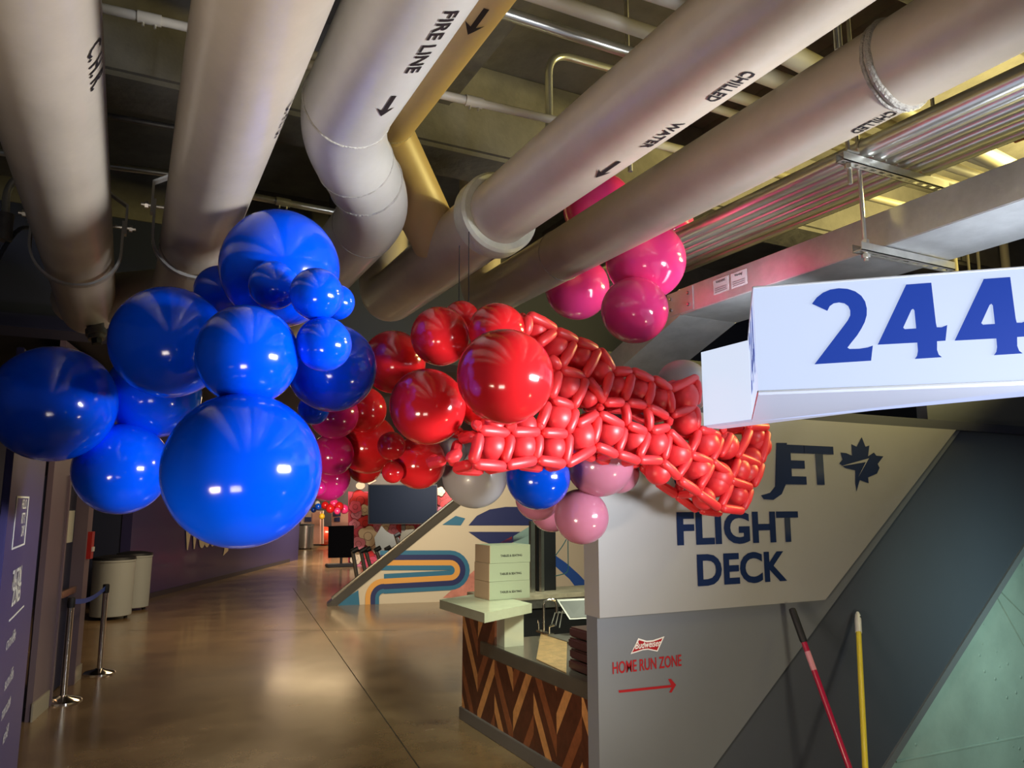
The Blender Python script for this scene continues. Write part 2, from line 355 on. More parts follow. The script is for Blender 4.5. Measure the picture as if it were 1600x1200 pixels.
# script on the plum wall
WN = Vector((WD.y, -WD.x, 0))
q = onplane(285, 858, WB0, WN); q2 = onplane(355, 838, WB0, WN)
t = text_bm('West', 1.25, .045, 0, .62, 0, spacing=1.0); place(t, q+WN*.02+Vector((0, 0, .02)), WD, (0, 0, 1))
tag(obj('wall_lettering', t, mat('cream_vinyl', (.80, .66, .45), .5)), 'cream lettering on the plum wall under the largest blue balloon', 'wall lettering')
q = onplane(348, 868, WB0, WN); bm = PR([q+WN*.01, q+WD*.12+WN*.01+Vector((0, 0, .35)), q+WD*.42+WN*.01+Vector((0, 0, .62)), q+WD*.3+WN*.01+Vector((0, 0, .1))], WN*.01)
tag(obj('wall_comma', bm, MATS['cream_vinyl']), 'cream comma mark after the lettering on the plum wall', 'wall lettering')

# ================================================================== BIG PIPES
def cyl_hit(px, py, x, z, r):
    d = ray(px, py); ox, oz = -x, CAM.z-z
    a = d.x**2+d.z**2; b = ox*d.x+oz*d.z; c = ox*ox+oz*oz-r*r
    t = (-b-math.sqrt(max(0, b*b-a*c)))/a; q = CAM+d*t
    return q.y, math.atan2(q.x-x, z-q.z)
def wrap(bm, x, z, r, y0, th0, off=.0025):
    # lay flat artwork (x along +Y of the pipe, y around it towards +X) on a cylinder
    h = max(v.co.y for v in bm.verts)-min(v.co.y for v in bm.verts); lo = min(v.co.y for v in bm.verts)
    for k in range(1, 8):
        bmesh.ops.bisect_plane(bm, geom=bm.verts[:]+bm.edges[:]+bm.faces[:], plane_co=(0, lo+h*k/8, 0), plane_no=(0, 1, 0))
    for v in bm.verts:
        s, t = v.co.x, v.co.y; th = th0+t/r; rr = r+off
        v.co = Vector((x+rr*math.sin(th), y0+s, z-rr*math.cos(th)))
    return bm
def stencil(parent, s, x, z, r, y0, y1, th, h, m=INK, off=.0015):
    bm = text_bm(s, h/.7, off, 0, .8, res=2); wd = max(v.co.x for v in bm.verts)
    for v in bm.verts: v.co.x *= (y1-y0)/wd
    # stencil bridges
    obj('stencil_text', wrap(bm, x, z, r, y0, th), m, parent)
def arrow(parent, x, z, r, y0, y1, th, m=INK, wd=.018):
    L = y1-y0; bm = bmesh.new(); w2 = wd/2
    pts = [(0, -w2), (L*.7, -w2), (L*.6, -w2*3.6), (L, 0), (L*.6, w2*3.6), (L*.7, w2), (0, w2)]
    vs = [bm.verts.new((a, b, 0)) for a, b in pts]; bm.faces.new(vs[:2]+[vs[5], vs[6]]); bm.faces.new([vs[1], vs[2], vs[3], vs[4], vs[5]])
    obj('flow_arrow', wrap(bm, x, z, r, y0, th), m, parent)
def weld(parent, x, y, z, r, th=.006, ax=(0, 1, 0)):
    M = along((x, y, z), ax); pts = []
    bm = bmesh.new(); n = 56
    path = [M @ Vector((math.cos(2*PI*k/n)*(r+random.uniform(-.0008, .001)), math.sin(2*PI*k/n)*(r+random.uniform(-.0008, .001)), random.uniform(-.002, .002))) for k in range(n)]
    obj('weld_bead', tube(bm, path, th, 8, closed=True), WELD, parent, True)
def pipe(name, path, r, m, label, fillet=.0, n=56):
    t = thing(name, Vector(path[0]), label, 'pipe')
    obj('pipe_body', TB(rounded(path, fillet, 14) if fillet else path, r, n), m, t, True)
    return t
P1 = (-.319, 3.25, .17); P2 = (.225, 3.25, .165); P3 = (.652, 3.45, .17); P4 = (1.03, 3.85, .145); P5 = (1.588, 3.4, .165); P6 = (2.284, 3.45, .157)
# pipe 1
t = pipe('water_pipe', [(P1[0], -.6, P1[1]), (P1[0], 5.75, P1[1])], P1[2], PIPE, 'thick beige pipe farthest left overhead, stencilled C.H.R., capped end with drain plug')
obj('end_cap', lathe(bmesh.new(), [(.17, 0), (.168, .05), (.15, .10), (.11, .14), (.05, .16), (.001, .165)], 40, along((P1[0], 5.75, P1[1]), (0, 1, 0)), caps=False), PIPE, t, True)
stencil(t, 'C. H. R.', *P1, 2.19, 2.42, .98, .066)
dq = Vector((P1[0]+.06, 5.55, P1[1]-.155)); M = along(dq, (.15, -.25, -1))
dn = obj('drain_nipple', lathe(bmesh.new(), [(.052, -.06), (.052, .03), (.062, .03), (.062, .07), (.05, .075), (.05, .10)], 24, M), DSTEEL, t, True)
obj('drain_plug', lathe(bmesh.new(), [(.034, .10), (.034, .128), (.028, .133)], 6, M), BLACK, dn)
# pipe 2
t = pipe('water_pipe', [(P2[0], -.6, P2[1]), (P2[0], 4.55, P2[1]), (P2[0]-.02, 5.0, P2[1]-.02), (-.42, 5.98, P2[1]+.1)], P2[2], PIPE, 'thick glossy beige pipe second from left overhead, stencilled C.H.S.', .35)
weld(t, P2[0], 4.02, P2[1], P2[2], .004)
stencil(t, 'C. H. S.', *P2, 2.22, 2.47, .93, .062)
# pipe 3: jog
t = pipe('fire_line_pipe', [(P3[0], -.6, P3[1]), (P3[0], 2.87, P3[1]), (1.03, 3.50, 3.40), (1.03, 7.0, 3.38)], P3[2], PIPEG, 'thick grey pipe stencilled FIRE LINE with welded offset elbow', .26)
weld(t, P3[0], 2.68, P3[1], P3[2], .005)
dj = (Vector((1.03, 3.50, 3.40))-Vector((P3[0], 2.87, P3[1]))).normalized()
q = Vector((P3[0], 2.87, P3[1]))+dj*.28; weld(t, *q, P3[2], .004, dj)
q = Vector((P3[0], 2.87, P3[1]))+dj*.46; weld(t, *q, P3[2], .006, dj)
weld(t, 1.03, 3.78, 3.40, P3[2], .004)
stencil(t, 'FIRE LINE', *P3, 1.765, 2.11, .22, .045); arrow(t, *P3, 2.26, 2.41, .30)
# pipe 4 with mitred drop into pipe 5
t = pipe('branch_pipe', [(P4[0], -.6, P4[1]), (P4[0], 3.52, P4[1]), (1.50, 3.93, 3.44)], P4[2], TANP, 'tan pipe behind the FIRE LINE pipe, elbowing down into a neighbouring pipe', .05)
arrow(t, *P4, 2.25, 2.42, .03, wd=.022)
weld(t, P4[0], 3.40, P4[1], P4[2], .002)
# pipe 5
t = pipe('chilled_water_pipe', [(P5[0], -.6, P5[1]), (P5[0], 3.36, P5[1])], P5[2], PIPE, 'thick beige overhead pipe with a pale collar, third from right', 0)
obj('tee_body', TB(rounded([(P5[0], 3.3, P5[1]), (P5[0], 5.25, P5[1]), (P5[0], 5.3, 4.89)], .25, 12), .18, 56), PIPE, t, True)
obj('collar', lathe(bmesh.new(), [(.166, -.06), (.198, -.065), (.212, -.05), (.214, .045), (.205, .065), (.18, .07)], 56, along((P5[0], 3.33, P5[1]), (0, 1, 0)), caps=False), PRIMER, t, True)
stencil(t, 'CHILLED', *P5, 1.553, 1.742, -.07, .045); stencil(t, 'WATER', *P5, 1.9, 2.106, .0, .04); arrow(t, *P5, 2.235, 2.40, .0, wd=.016)
P5b = (P5[0], P5[1], .18)
def s5(px, py): return cyl_hit(px, py, *P5b)
ya, tha = s5(800, 388); yb_, thb = s5(764, 408); stencil(t, 'CHILLED', *P5b, ya, yb_, thb, .05, INKR)
ya, tha = s5(765, 422); yb_, thb = s5(733, 439); stencil(t, 'WATER', *P5b, ya, yb_, thb, .04, INKR)
ya, tha = s5(722, 448); yb_, thb = s5(702, 457); arrow(t, *P5b, ya, max(yb_, ya+.16), thb, INKR)
# pipe 6
t = pipe('chilled_water_pipe', [(P6[0], -.8, P6[1]), (P6[0], 5.05, P6[1]), (P6[0], 5.1, 4.89)], P6[2], PIPE, 'long beige pipe nearest the conduit rack, with a rough weld seam near the top right', .24)
weld(t, P6[0], 1.55, P6[1], P6[2], .013); weld(t, P6[0], 1.575, P6[1], P6[2], .008); weld(t, P6[0], 3.85, P6[1], P6[2], .004)
stencil(t, 'CHILLED', *P6, 1.585, 1.755, -.07, .045)
# clevis hangers on pipes 1 and 2
def clevis(x, y, z, r, label):
    t = thing('clevis_hanger', (x, y, z+r+.16), label, 'pipe hanger')
    R_ = r+.035
    path = [(x-R_, y, z+.17)]+[(x+R_*math.cos(a), y, z+R_*math.sin(a)) for a in [PI+PI*k/20 for k in range(21)]]+[(x+R_, y, z+.17)]
    def strap(path, w, th, nm):
        bm = bmesh.new(); pr = None
        for i, p in enumerate(path):
            p = Vector(p); a = Vector(path[max(0, i-1)]); b = Vector(path[min(len(path)-1, i+1)]); tt = (b-a).normalized(); nn = Vector((0, 1, 0)).cross(tt)
            ring = [bm.verts.new(p+Vector((0, s*w/2, 0))+nn*k*th/2) for s, k in ((-1, -1), (1, -1), (1, 1), (-1, 1))]
            if pr: 
                for k in range(4): bm.faces.new((pr[k], pr[(k+1) % 4], ring[(k+1) % 4], ring[k]))
            else: bm.faces.new(ring)
            pr = ring
        bm.faces.new(pr[::-1]); bmesh.ops.recalc_face_normals(bm, faces=bm.faces); obj(nm, bm, ZINCD, t)
    strap(path, .05, .012, 'lower_strap')
    yk = [(x-R_-.012, y, z+.10), (x-R_-.012, y, z+.26), (x-R_*.6, y, z+.32), (x+R_*.6, y, z+.32), (x+R_+.012, y, z+.26), (x+R_+.012, y, z+.10)]
    strap(yk, .05, .012, 'yoke')
    cbt = obj('cross_bolt', TB([(x-R_-.06, y, z+.14), (x+R_+.06, y, z+.14)], .009, 8), ZINC, t)
    for s in (-1, 1): obj('nut', lathe(bmesh.new(), [(.018, 0), (.018, .016)], 6, along((x+s*(R_+.028), y, z+.14), (s, 0, 0))), ZINC, cbt)
    obj('threaded_rod', TB([(x, y, z+.30), (x, y, 4.9)], .008, 8), ZINCD, t)
ZINCD = mat('dull_zinc', (.42, .40, .37), .45, .5, .1, 20)
clevis(P1[0], 4.35, P1[1], P1[2], 'steel clevis hanger strapped round the capped beige pipe at far left')
clevis(P2[0], 3.95, P2[1], P2[2], 'steel clevis hanger strapped round the second beige pipe above the blue balloons')

# ================================================================== SMALL OVERHEAD PIPES
def line_px(name, a, b, z, r, m, label, cat, e0=.6, e1=.6, couple=()):
    p, q = on(*a, 2, z), on(*b, 2, z); d = (q-p).normalized(); p2, q2 = p-d*e0, q+d*e1
    t = thing(name, p2, label, cat); obj('tube', TB([p2, q2], r, 14), m, t, True)
    for c in couple:
        k = p+(q-p)*c
        cpl = obj('coupling', TB([k-d*.05, k+d*.05], r*1.25, 14), ZINC if m is COND else m, t, True)
        for s in (-.025, .025): obj('set_screw', TB([k+d*s, k+d*s-Vector((0, 0, r*2.0))], r*.28, 8), ZINC, cpl)
    return t
line_px('conduit_pipe', (170, 15), (300, 44), 4.15, .022, WPIPE, 'thin pale conduit crossing between the two leftmost pipes at the top', 'conduit', 1, .6, (.48,))
line_px('conduit_pipe', (180, 183), (275, 200), 4.3, .020, DSTEEL, 'thin dark conduit high between the two leftmost pipes, under the concrete ledge', 'conduit')
line_px('conduit_pipe', (175, 260), (270, 272), 4.1, .022, COND, 'thin steel conduit low between the two leftmost pipes', 'conduit', .8, .0)
line_px('conduit_pipe', (395, 307), (505, 328), 4.05, .024, COND, 'thin steel conduit passing just above the topmost blue balloon', 'conduit', .3, .6, (.42,))
line_px('conduit_pipe', (700, 150), (850, 184), 4.1, .024, WPIPE, 'thin pale conduit with a coupling right of the tan pipe', 'conduit', .9, .6, (.26,))
line_px('sprinkler_pipe', (860, 0), (1010, 50), 4.25, .036, WPIPE, 'pale round pipe at the top crossing toward the collared pipe', 'pipe', .6, .6)
line_px('sprinkler_pipe', (800, 24), (970, 78), 4.2, .030, COND, 'bare steel pipe near the top, just below the pale one', 'pipe', .9, .6)
line_px('sprinkler_pipe', (1030, -8), (1070, 5), 4.2, .04, WPIPE, 'pale pipe stub at the very top edge', 'pipe', .3, .6)
YP = mat('yellowed_pipe_paint', (.56, .50, .33), .4)
for i, (a, b, r, lb) in enumerate([((1232, 84), (1435, 188), .055, 'thickest cream pipe crossing above the two right hand pipes'),
        ((1180, 112), (1420, 204), .045, 'cream pipe second in the row crossing above the right hand pipes'),
        ((1135, 145), (1375, 224), .032, 'cream pipe third in the row crossing above the right hand pipes'),
        ((1108, 166), (1335, 238), .024, 'thin cream pipe fourth in the row crossing above the right hand pipes'),
        ((1020, 223), (1255, 282), .026, 'cream pipe farthest in the row, just beyond the dark joint in the ceiling')]):
    line_px('cross_pipe', a, b, 4.05, r, YP, lb, 'pipe', .5, 1.2)
line_px('conduit_pipe', (636, 346), (668, 358), 3.95, .022, COND, 'short steel conduit seen between the offset elbow and the tan branch', 'conduit', .6, .8)
# bent conduit
yc = 3.75
pts = [on(858, 205, 1, yc), on(858, 100, 1, yc), on(885, 78, 1, yc), on(985, 112, 1, yc)]
pts = [pts[0]-Vector((0, 0, .5)), Vector((pts[0].x, yc, on(868, 84, 1, yc).z)), on(1000, 120, 1, yc)]
tag(obj('bent_conduit', TB(rounded(pts, .16, 12), .024, 14), COND, None, True), 'steel conduit bent into a hook above the collared pipe', 'conduit')
# left-hand bent pipe and drooping cable
pts = [on(8, 352, 1, 4.4), on(10, 300, 1, 4.4), on(22, 280, 1, 4.4), on(60, 262, 1, 4.4)]
t = thing('hose_pipe', pts[0], 'small steel pipe with a fitting at the far left edge, beside the capped pipe', 'pipe')
obj('tube', TB(rounded(pts, .1, 8), .018, 12), COND, t, True); obj('fitting', TB([pts[0]-Vector((0, 0, .08)), pts[0]+Vector((0, 0, .06))], .036, 14), DSTEEL, t, True)
c0, c1 = dp(55, 362, 4.2), dp(-20, 440, 3.6)
tag(obj('drooping_cable', TB([c0.lerp(c1, k/10)+Vector((0, 0, -.12*math.sin(PI*k/10)*-1)) for k in range(11)], .011, 8), mat('cable_blue_black', (.05, .06, .09), .4), None, True), 'dark cable drooping at the far left edge beside the capped pipe', 'cable')
# vertical suspension rods
def rod(a, ztop, label, r=.010, z0=None, ax=1, v=None):
    q = a; tag(obj('threaded_rod', TB([q, (q.x, q.y, ztop)], r, 8), ZINC), label, 'rod')
rod(on(1308, 78, 2, 3.75), 4.9, 'steel suspension rod between the two right hand pipes near the top')
rod(on(985, 268, 2, 3.8), 4.9, 'steel suspension rod above the upper pink balloon', .014)
rod(on(1460, 192, 2, 3.75), 4.9, 'steel suspension rod behind the upper conduit rack')
rod(on(1492, 175, 2, 3.75), 4.9, 'thicker cream rod beside the suspension rod at the top right', .02) if False else None

# ================================================================== CONDUIT BUNDLE + RACKS
CX = [2.98+.088*k for k in range(6)]; CR = [.046, .038, .030, .030, .034, .026]
names = ['first', 'second', 'third', 'fourth', 'fifth', 'sixth']
for k, (x, r) in enumerate(zip(CX, CR)):
    tag(obj('rack_conduit', TB([(x+.10, -.4, 3.55+r), (x+.02, 1.9, 3.55+r), (x-.03, 4.9, 3.55+r)], r, 16), COND, None, True), 'steel conduit on the rack over the flat duct, %s from the big pipes' % names[k], 'conduit', None)
tag(obj('rust_pipe', TB([(3.68, -.4, 3.62), (3.50, 1.85, 3.59)], .024, 12), mat('rust_red', (.30, .08, .04), .6, 0, .3, 20)), 'rust red pipe lying beside the conduits at the right', 'pipe')
def channel(name, x0, x1, y, z, label, slots, w=.045, h=.04):
    t = thing(name, (x0, y, z), label, 'rack')
    bm = bmesh.new()
    box(bm, (x0, y-w/2, z), (x1, y-w/2+.004, z+h)); box(bm, (x0, y+w/2-.004, z), (x1, y+w/2, z+h))
    n = slots; L = (x1-x0)/n; sw = .012
    box(bm, (x0, y-w/2, z), (x1, y-sw/2-.003, z+.004)); box(bm, (x0, y+sw/2+.003, z), (x1, y+w/2, z+.004))
    for i in range(n+1):
        a = x0+L*i-L*.22; b = a+L*.44; box(bm, (max(a, x0), y-sw/2-.003, z), (min(b, x1), y+sw/2+.003, z+.004))
    obj('slotted_channel', bm, ZINC, t); return t
t = channel('conduit_rack', 2.82, 3.58, 2.24, 3.50, 'slotted steel trapeze channel carrying the conduit bundle', 12)
for k, (x, r) in enumerate(zip(CX, CR)):
    bm = bmesh.new(); ring = [(x+.02+(r+.006)*math.cos(a), 2.24, 3.55+r+(r+.006)*math.sin(a)) for a in [PI*(-.15)+PI*1.3*j/12 for j in range(13)]]
    obj('pipe_clamp', TB(ring, .006, 6), ZINC, t)
obj('threaded_rod', TB([(2.88, 2.24, 3.40), (2.88, 2.24, 4.89)], .010, 8), ZINC, t)
obj('nut', lathe(bmesh.new(), [(.022, 0), (.022, .02)], 6, Matrix.Translation((2.88, 2.24, 3.475))), ZINC, t)
obj('washer_plate', BX((2.84, 2.21, 3.545), (2.92, 2.27, 3.552)), ZINC, t)
# flat duct (wireway)
DX0, DX1, DZ0, DZ1 = 3.2, 3.69, 3.178, 3.355
t = thing('metal_duct', (DX0, 1.5, DZ0), 'flat galvanised duct running above the number sign', 'duct')
obj('duct_run', BX((DX0, -.5, DZ0), (DX1, 3.86, DZ1), .004), GALV, t)
obj('splice_plate', BX((DX0-.006, 3.72, DZ0+.01), (DX0, 3.98, DZ1-.01)), GALV, t)
for yy in (3.76, 3.94):
    for zz in (DZ0+.05, DZ1-.05): obj('bolt', lathe(bmesh.new(), [(.012, 0), (.012, .008), (.007, .012)], 10, along((DX0-.006, yy, zz), (-1, 0, 0))), CHROME, t)
dz = -.42
obj('sloped_drop', PR([(DX0, 3.86, DZ0), (DX1, 3.86, DZ0), (DX1, 3.86, DZ1), (DX0, 3.86, DZ1)], (0, 1.3, dz*1.1)), GALV, t)
for k, (px0, px1, a0) in enumerate([((1115, 442), (1139, 452), 0), ((1143, 432), (1168, 444), 1)]):
    y0 = on(px1[0], 450, 0, DX0).y; y1 = on(px0[0], 450, 0, DX0).y
    l = tag(obj('warning_label', BX((DX0-.002, y0, DZ0+.055), (DX0-.0005, y1, DZ1-.03)), mat('label_paper', (.62, .56, .56), .6)), ['left of the two small paper warning labels on the side of the duct', 'right of the two small paper warning labels on the side of the duct'][k], 'label')
    bm = text_bm('Warning!' if k else 'WARNING', .022, .0004, 0, .8, align='CENTER'); place(bm, (DX0-.003, (y0+y1)/2, DZ1-.055), (0, -1, 0), (0, 0, 1)); obj('print', bm, INK, l)
    for j in range(3): obj('print_line', BX((DX0-.0032, y0+.015, DZ0+.064+j*.012), (DX0-.0022, y1-.015, DZ0+.068+j*.012)), mat('print_grey', (.25, .2, .22), .7), l)
# fasten duct to strut
t = channel('duct_strut', 3.02, 3.72, 2.34, 3.13, 'slotted channel under the flat duct, above the number sign', 9, .055)
obj('threaded_rod', TB([(3.08, 2.34, 3.09), (3.08, 2.34, 3.52)], .010, 8), ZINC, t)
obj('threaded_rod', TB([(3.08, 2.34, 3.52), (3.08, 2.34, 4.89)], .010, 8), ZINC, t)
for s in (3.105, 3.175): obj('nut', lathe(bmesh.new(), [(.02, 0), (.02, .018)], 6, Matrix.Translation((3.08, 2.34, s))), ZINC, t)
# tan risers beyond the duct
for k, (px, r) in enumerate([(1490, .03), (1512, .012), (1528, .014), (1570, .04)]):
    q = on(px, 400, 1, 4.3); tag(obj('riser_pipe', TB([(q.x, 4.3, 2.3), (q.x, 4.3, 4.9)], r, 14), YP, None, True), ['cream riser left of the others behind the sign top edge', 'thin riser second from left behind the sign top edge', 'thin riser third from left behind the sign top edge', 'thick cream riser at far right behind the sign top edge'][k], 'pipe')

# ================================================================== SIGN 244
ZB, ZT = 2.336, 2.716
A0 = Vector((1.967, 1.964, 0)); A1 = Vector((2.69, 1.29, 0)); C1 = Vector((2.602, 2.646, 0)); B1 = Vector((2.602, 2.982, 0)); B0 = Vector((2.66, .9, 0))
E_A = (A1-A0).normalized(); A1 = A0+E_A*1.35
sg = thing('section_sign', (2.4, 1.9, ZB), 'large illuminated white sign with blue number 244 hanging at right', 'sign')
def vpanel(name, p, q, z0, z1, th, m, parent, inward):
    n = inward.normalized()*th
    return obj(name, PR([Vector((p.x, p.y, z0)), Vector((q.x, q.y, z0)), Vector((q.x, q.y, z1)), Vector((p.x, p.y, z1))], n), m, parent)
NA = Vector((E_A.y, -E_A.x, 0));  NA = NA if NA.dot(CAM-A0) > 0 else -NA          # outward normal of the number face
E_C = (C1-A0).normalized(); NC = Vector((-E_C.y, E_C.x, 0)); NC = NC if NC.x < 0 else -NC
nf_ = vpanel('number_face', A0, A1, ZB, ZT, .02, SIGNW, sg, -NA)
sf_ = vpanel('side_face', A0+E_C*.02, C1, ZB, ZT, .02, SIGNW, sg, -NC)
vpanel('rear_face', Vector((2.602, 1.45, 0)), B1, ZB, ZT, .12, SIGNR, sg, Vector((1, 0, 0)))
obj('underside', PR([Vector((q.x, q.y, ZB-.012)) for q in (A0, A1, Vector((2.73, 1.2, 0)), B1+Vector((.12, 0, 0)), B1, C1)], (0, 0, .014)), SIGNU, sg)
FRM = mat('sign_trim', (.6, .62, .66), .3, .3)
for p, q in ((A0, A1), (A0, C1)):
    obj('trim_edge', TB([Vector((p.x, p.y, ZB))+NA*.002, Vector((q.x, q.y, ZB))+NA*.002], .004, 6), FRM, sg)
    obj('trim_edge', TB([Vector((p.x, p.y, ZT)), Vector((q.x, q.y, ZT))], .004, 6), FRM, sg)
# digits traced in the face's own plane, in units of the face height
def dig(poly, hole=None):
    return poly, hole
def face_uv(px, py):
    q = onplane(px, py, A0, NA); return ((q-A0).dot(E_A), q.z-ZB)
def crop(cx, cy): return face_uv(1120+cx*.3, 400+cy*.3)
def arc(c, r, a0, a1, n, ry=None): return [(c[0]+r*math.cos(a0+(a1-a0)*k/n), c[1]+(ry or r)*math.sin(a0+(a1-a0)*k/n)) for k in range(n+1)]
outer2 = arc((635, 300), 147, math.radians(204), math.radians(372), 22, 130)
outer2 = [(495, 250), (520, 217), (552, 192), (590, 176), (635, 169), (680, 172), (720, 185), (752, 208), (772, 238), (781, 275), (780, 310), (770, 345), (752, 380), (730, 415), (700, 452), (680, 478), (690, 485), (740, 484), (785, 477), (812, 467), (803, 546), (508, 565),
          (660, 365), (682, 335), (694, 310), (694, 285), (684, 262), (664, 248), (636, 243), (608, 248), (588, 262), (575, 287)]
out4 = [(985, 150), (1116, 140), (1140, 350), (1145, 372), (1170, 372), (1199, 360), (1190, 442), (1146, 445), (1146, 490), (1155, 515), (1172, 528), (1030, 537), (1042, 520), (1046, 495), (1043, 452), (837, 463)]
hole4 = [(1012, 282), (1021, 276), (1028, 284), (1037, 378), (978, 382), (970, 374)]
def digit_mesh(outer, hole, shift=(0, 0), fn=crop, E=None, O=None, N=None, flip=False):
    from mathutils.geometry import tessellate_polygon
    loops = [[Vector((*fn(*p), 0)) for p in outer]]
    if hole: loops.append([Vector((*fn(*p), 0)) for p in hole])
    tris = tessellate_polygon(loops); flat = [v for l in loops for v in l]
    bm = bmesh.new(); vs = [bm.verts.new(O+E*(v.x+shift[0])+Vector((0, 0, v.y+shift[1]))+N*.003) for v in flat]
    for t in tris:
        try: bm.faces.new([vs[i] for i in t])
        except ValueError: pass
    return bm
OA = Vector((A0.x, A0.y, ZB))
dx = crop(1237, 437)[0]-crop(837, 463)[0]
for E_, N_, O_, sc in ((E_A, NA, OA, 1), (E_C*-1, NC, Vector((C1.x, C1.y, ZB)), 1)):
    off = 0; fc_ = nf_ if E_ is E_A else sf_
    obj('digit', digit_mesh(outer2, None, (off, 0), crop, E_, O_, N_), SIGNB, fc_)
    obj('digit', digit_mesh(out4, hole4, (off, 0), crop, E_, O_, N_), SIGNB, fc_)
    obj('digit', digit_mesh(out4, hole4, (off+dx, 0), crop, E_, O_, N_), SIGNB, fc_)
# hangers holding the sign
for x, y in ((3.0, 1.3),):
    obj('support_rod', TB([(x, y, ZT), (x, y, 3.16)], .008, 8), ZINC, sg)

# ================================================================== PARTITION WALL
def W(px, py, y=YW): return on(px, py, 1, y)
WX = W(937, 962).x; ZTOP = 2.45; XR = 9.0
ZP = W(1120, 951).z
corner = W(1290, 940); up = W(1480, 690); d = up-corner; top = corner+d*((ZTOP-corner.z)/d.z)
struct('wall_partition_panel', PR([Vector((WX, YW, ZP)), Vector((corner.x, YW, ZP)), Vector((top.x, YW, ZTOP)), Vector((WX, YW, ZTOP))], (0, .14, 0)), LPANEL)
# lower grey panel, set back, its slanted edge runs down to the left
e0, e1 = W(1098, 1198, YW+.03), W(1380, 830, YW+.03); d = e1-e0
def ex(z): return e0.x+d.x*(z-e0.z)/d.z
struct('wall_partition_lower', PR([Vector((WX+.004, YW+.03, 0)), Vector((max(ex(0), WX+.02), YW+.03, 0)), Vector((ex(ZTOP), YW+.03, ZTOP)), Vector((WX+.004, YW+.03, ZTOP))], (0, .10, 0)), MPANEL)
# dark slanting band
f0, f1 = W(1400, 1180, YW+.06), W(1600, 862, YW+.06); d2 = f1-f0
def fx(z): return f0.x+d2.x*(z-f0.z)/d2.z
struct('wall_slanted_band', PR([Vector((ex(0)-.3, YW+.06, 0)), Vector((fx(0), YW+.06, 0)), Vector((fx(3.1), YW+.06, 3.1)), Vector((ex(2.45)-.3, YW+.06, 3.1)), Vector((ex(2.45)-.3, YW+.06, 2.45))], (0, .08, 0)), DBAND)
g0, g1 = W(1375, 1180, YW+.045), W(1560, 880, YW+.045); d3 = g1-g0
struct('trim_20', PR([Vector((fx(0)-.07, YW+.045, 0)), Vector((fx(0)+.01, YW+.045, 0)), Vector((fx(1.75)+.01, YW+.045, 1.75)), Vector((fx(1.75)-.07, YW+.045, 1.75))], (0, .03, 0)), MPANEL)
struct('wall_right', PR([Vector((fx(0)-.3, YW+.16, 0)), Vector((XR, YW+.16, 0)), Vector((XR, YW+.16, 3.1)), Vector((min(fx(3.1), XR-.2)-.3, YW+.16, 3.1))], (0, .14, 0)), PLAST)
struct('wall_bulkhead', BX((2.9, 5.6, 2.2), (XR, 5.8, 3.3)), BLACK)
struct('trim_21', BX((WX, YW, ZTOP), (XR, YW+.16, ZTOP+.06)), NAVY)
# seams in the plastered wall
for k, (a, b) in enumerate([((1400, 1190), (1600, 1150)), ((1540, 900), (1640, 1080)), ((1560, 920), (1600, 960))]):
    p, q = W(*a, YW+.158), W(*b, YW+.158); struct('trim_%d' % (22+k), TB([p, q], .008, 6), PLAST)
# lettering
def wtext(s, px0, py0, px1, hpx, m, name, label, cat='lettering', sx=None, bold=.02, y=YW, shear=0):
    p, q = W(px0, py0, y), W(px1, py0, y); top_ = W(px0, py0-hpx, y); h = top_.z-p.z
    bm = text_bm(s, h/.72, bold*h, .0, 1, shear); x0 = min(v.co.x for v in bm.verts); wd = max(v.co.x for v in bm.verts)-x0
    for v in bm.verts: v.co.x = (v.co.x-x0)*(q.x-p.x)/wd
    place(bm, (p.x, y-.0025, p.z), (1, 0, 0), (0, 0, 1))
    return tag(obj(name, bm, m), label, cat)
wtext('FLIGHT', 1058, 850, 1249, 50, DBLUE, 'wall_word', 'navy word FLIGHT on the pale grey partition', bold=.045)
wtext('DECK', 1090, 914, 1230, 48, DBLUE, 'wall_word', 'navy word DECK on the pale grey partition, lowest of the big words', bold=.045)
wtext('WEST', 1000, 752, 1178, 62, DBLUE, 'wall_word', 'navy word half hidden behind the woven red balloons', bold=.045)
wtext('ET', 1225, 754, 1305, 60, DBLUE, 'wall_word', 'navy letters ET beside the large J at the top of the partition', bold=.045)
p = [(1213, 692), (1229, 692), (1227, 758), (1221, 772), (1208, 781), (1193, 780), (1189, 774), (1203, 770), (1211, 760)]
tag(obj('wall_letter', PR([W(*q)-Vector((0, .001, 0)) for q in p], (0, -.002, 0)), DBLUE), 'large navy letter J dropping below its neighbours on the partition', 'lettering')
# maple leaf
lf = [(1346, 683), (1338, 698), (1330, 694), (1331, 712), (1322, 708), (1313, 707), (1316, 718), (1311, 724), (1320, 731), (1336, 735), (1336, 754), (1338, 768), (1343, 750), (1357, 755), (1356, 746), (1370, 740), (1374, 731), (1371, 725), (1380, 713), (1369, 712), (1365, 707), (1356, 713), (1358, 696), (1352, 698)]
from mathutils.geometry import tessellate_polygon
def flat_poly(pts, y, dy):
    P_ = [W(*q, y) for q in pts]; bm = bmesh.new()
    vs = [bm.verts.new(q+Vector((0, dy, 0))) for q in P_]
    for t in tessellate_polygon([[Vector((q.x, q.z, 0)) for q in P_]]): 
        try: bm.faces.new([vs[i] for i in t])
        except ValueError: pass
    bmesh.ops.recalc_face_normals(bm, faces=bm.faces); return bm
lo = tag(obj('leaf_emblem', flat_poly(lf, YW, -.002), DBLUE), 'navy maple leaf emblem at the top right of the partition', 'emblem')
obj('leaf_cut', flat_poly([(1311, 729), (1357, 716), (1340, 746), (1352, 722)], YW, -.004), LPANEL, lo)
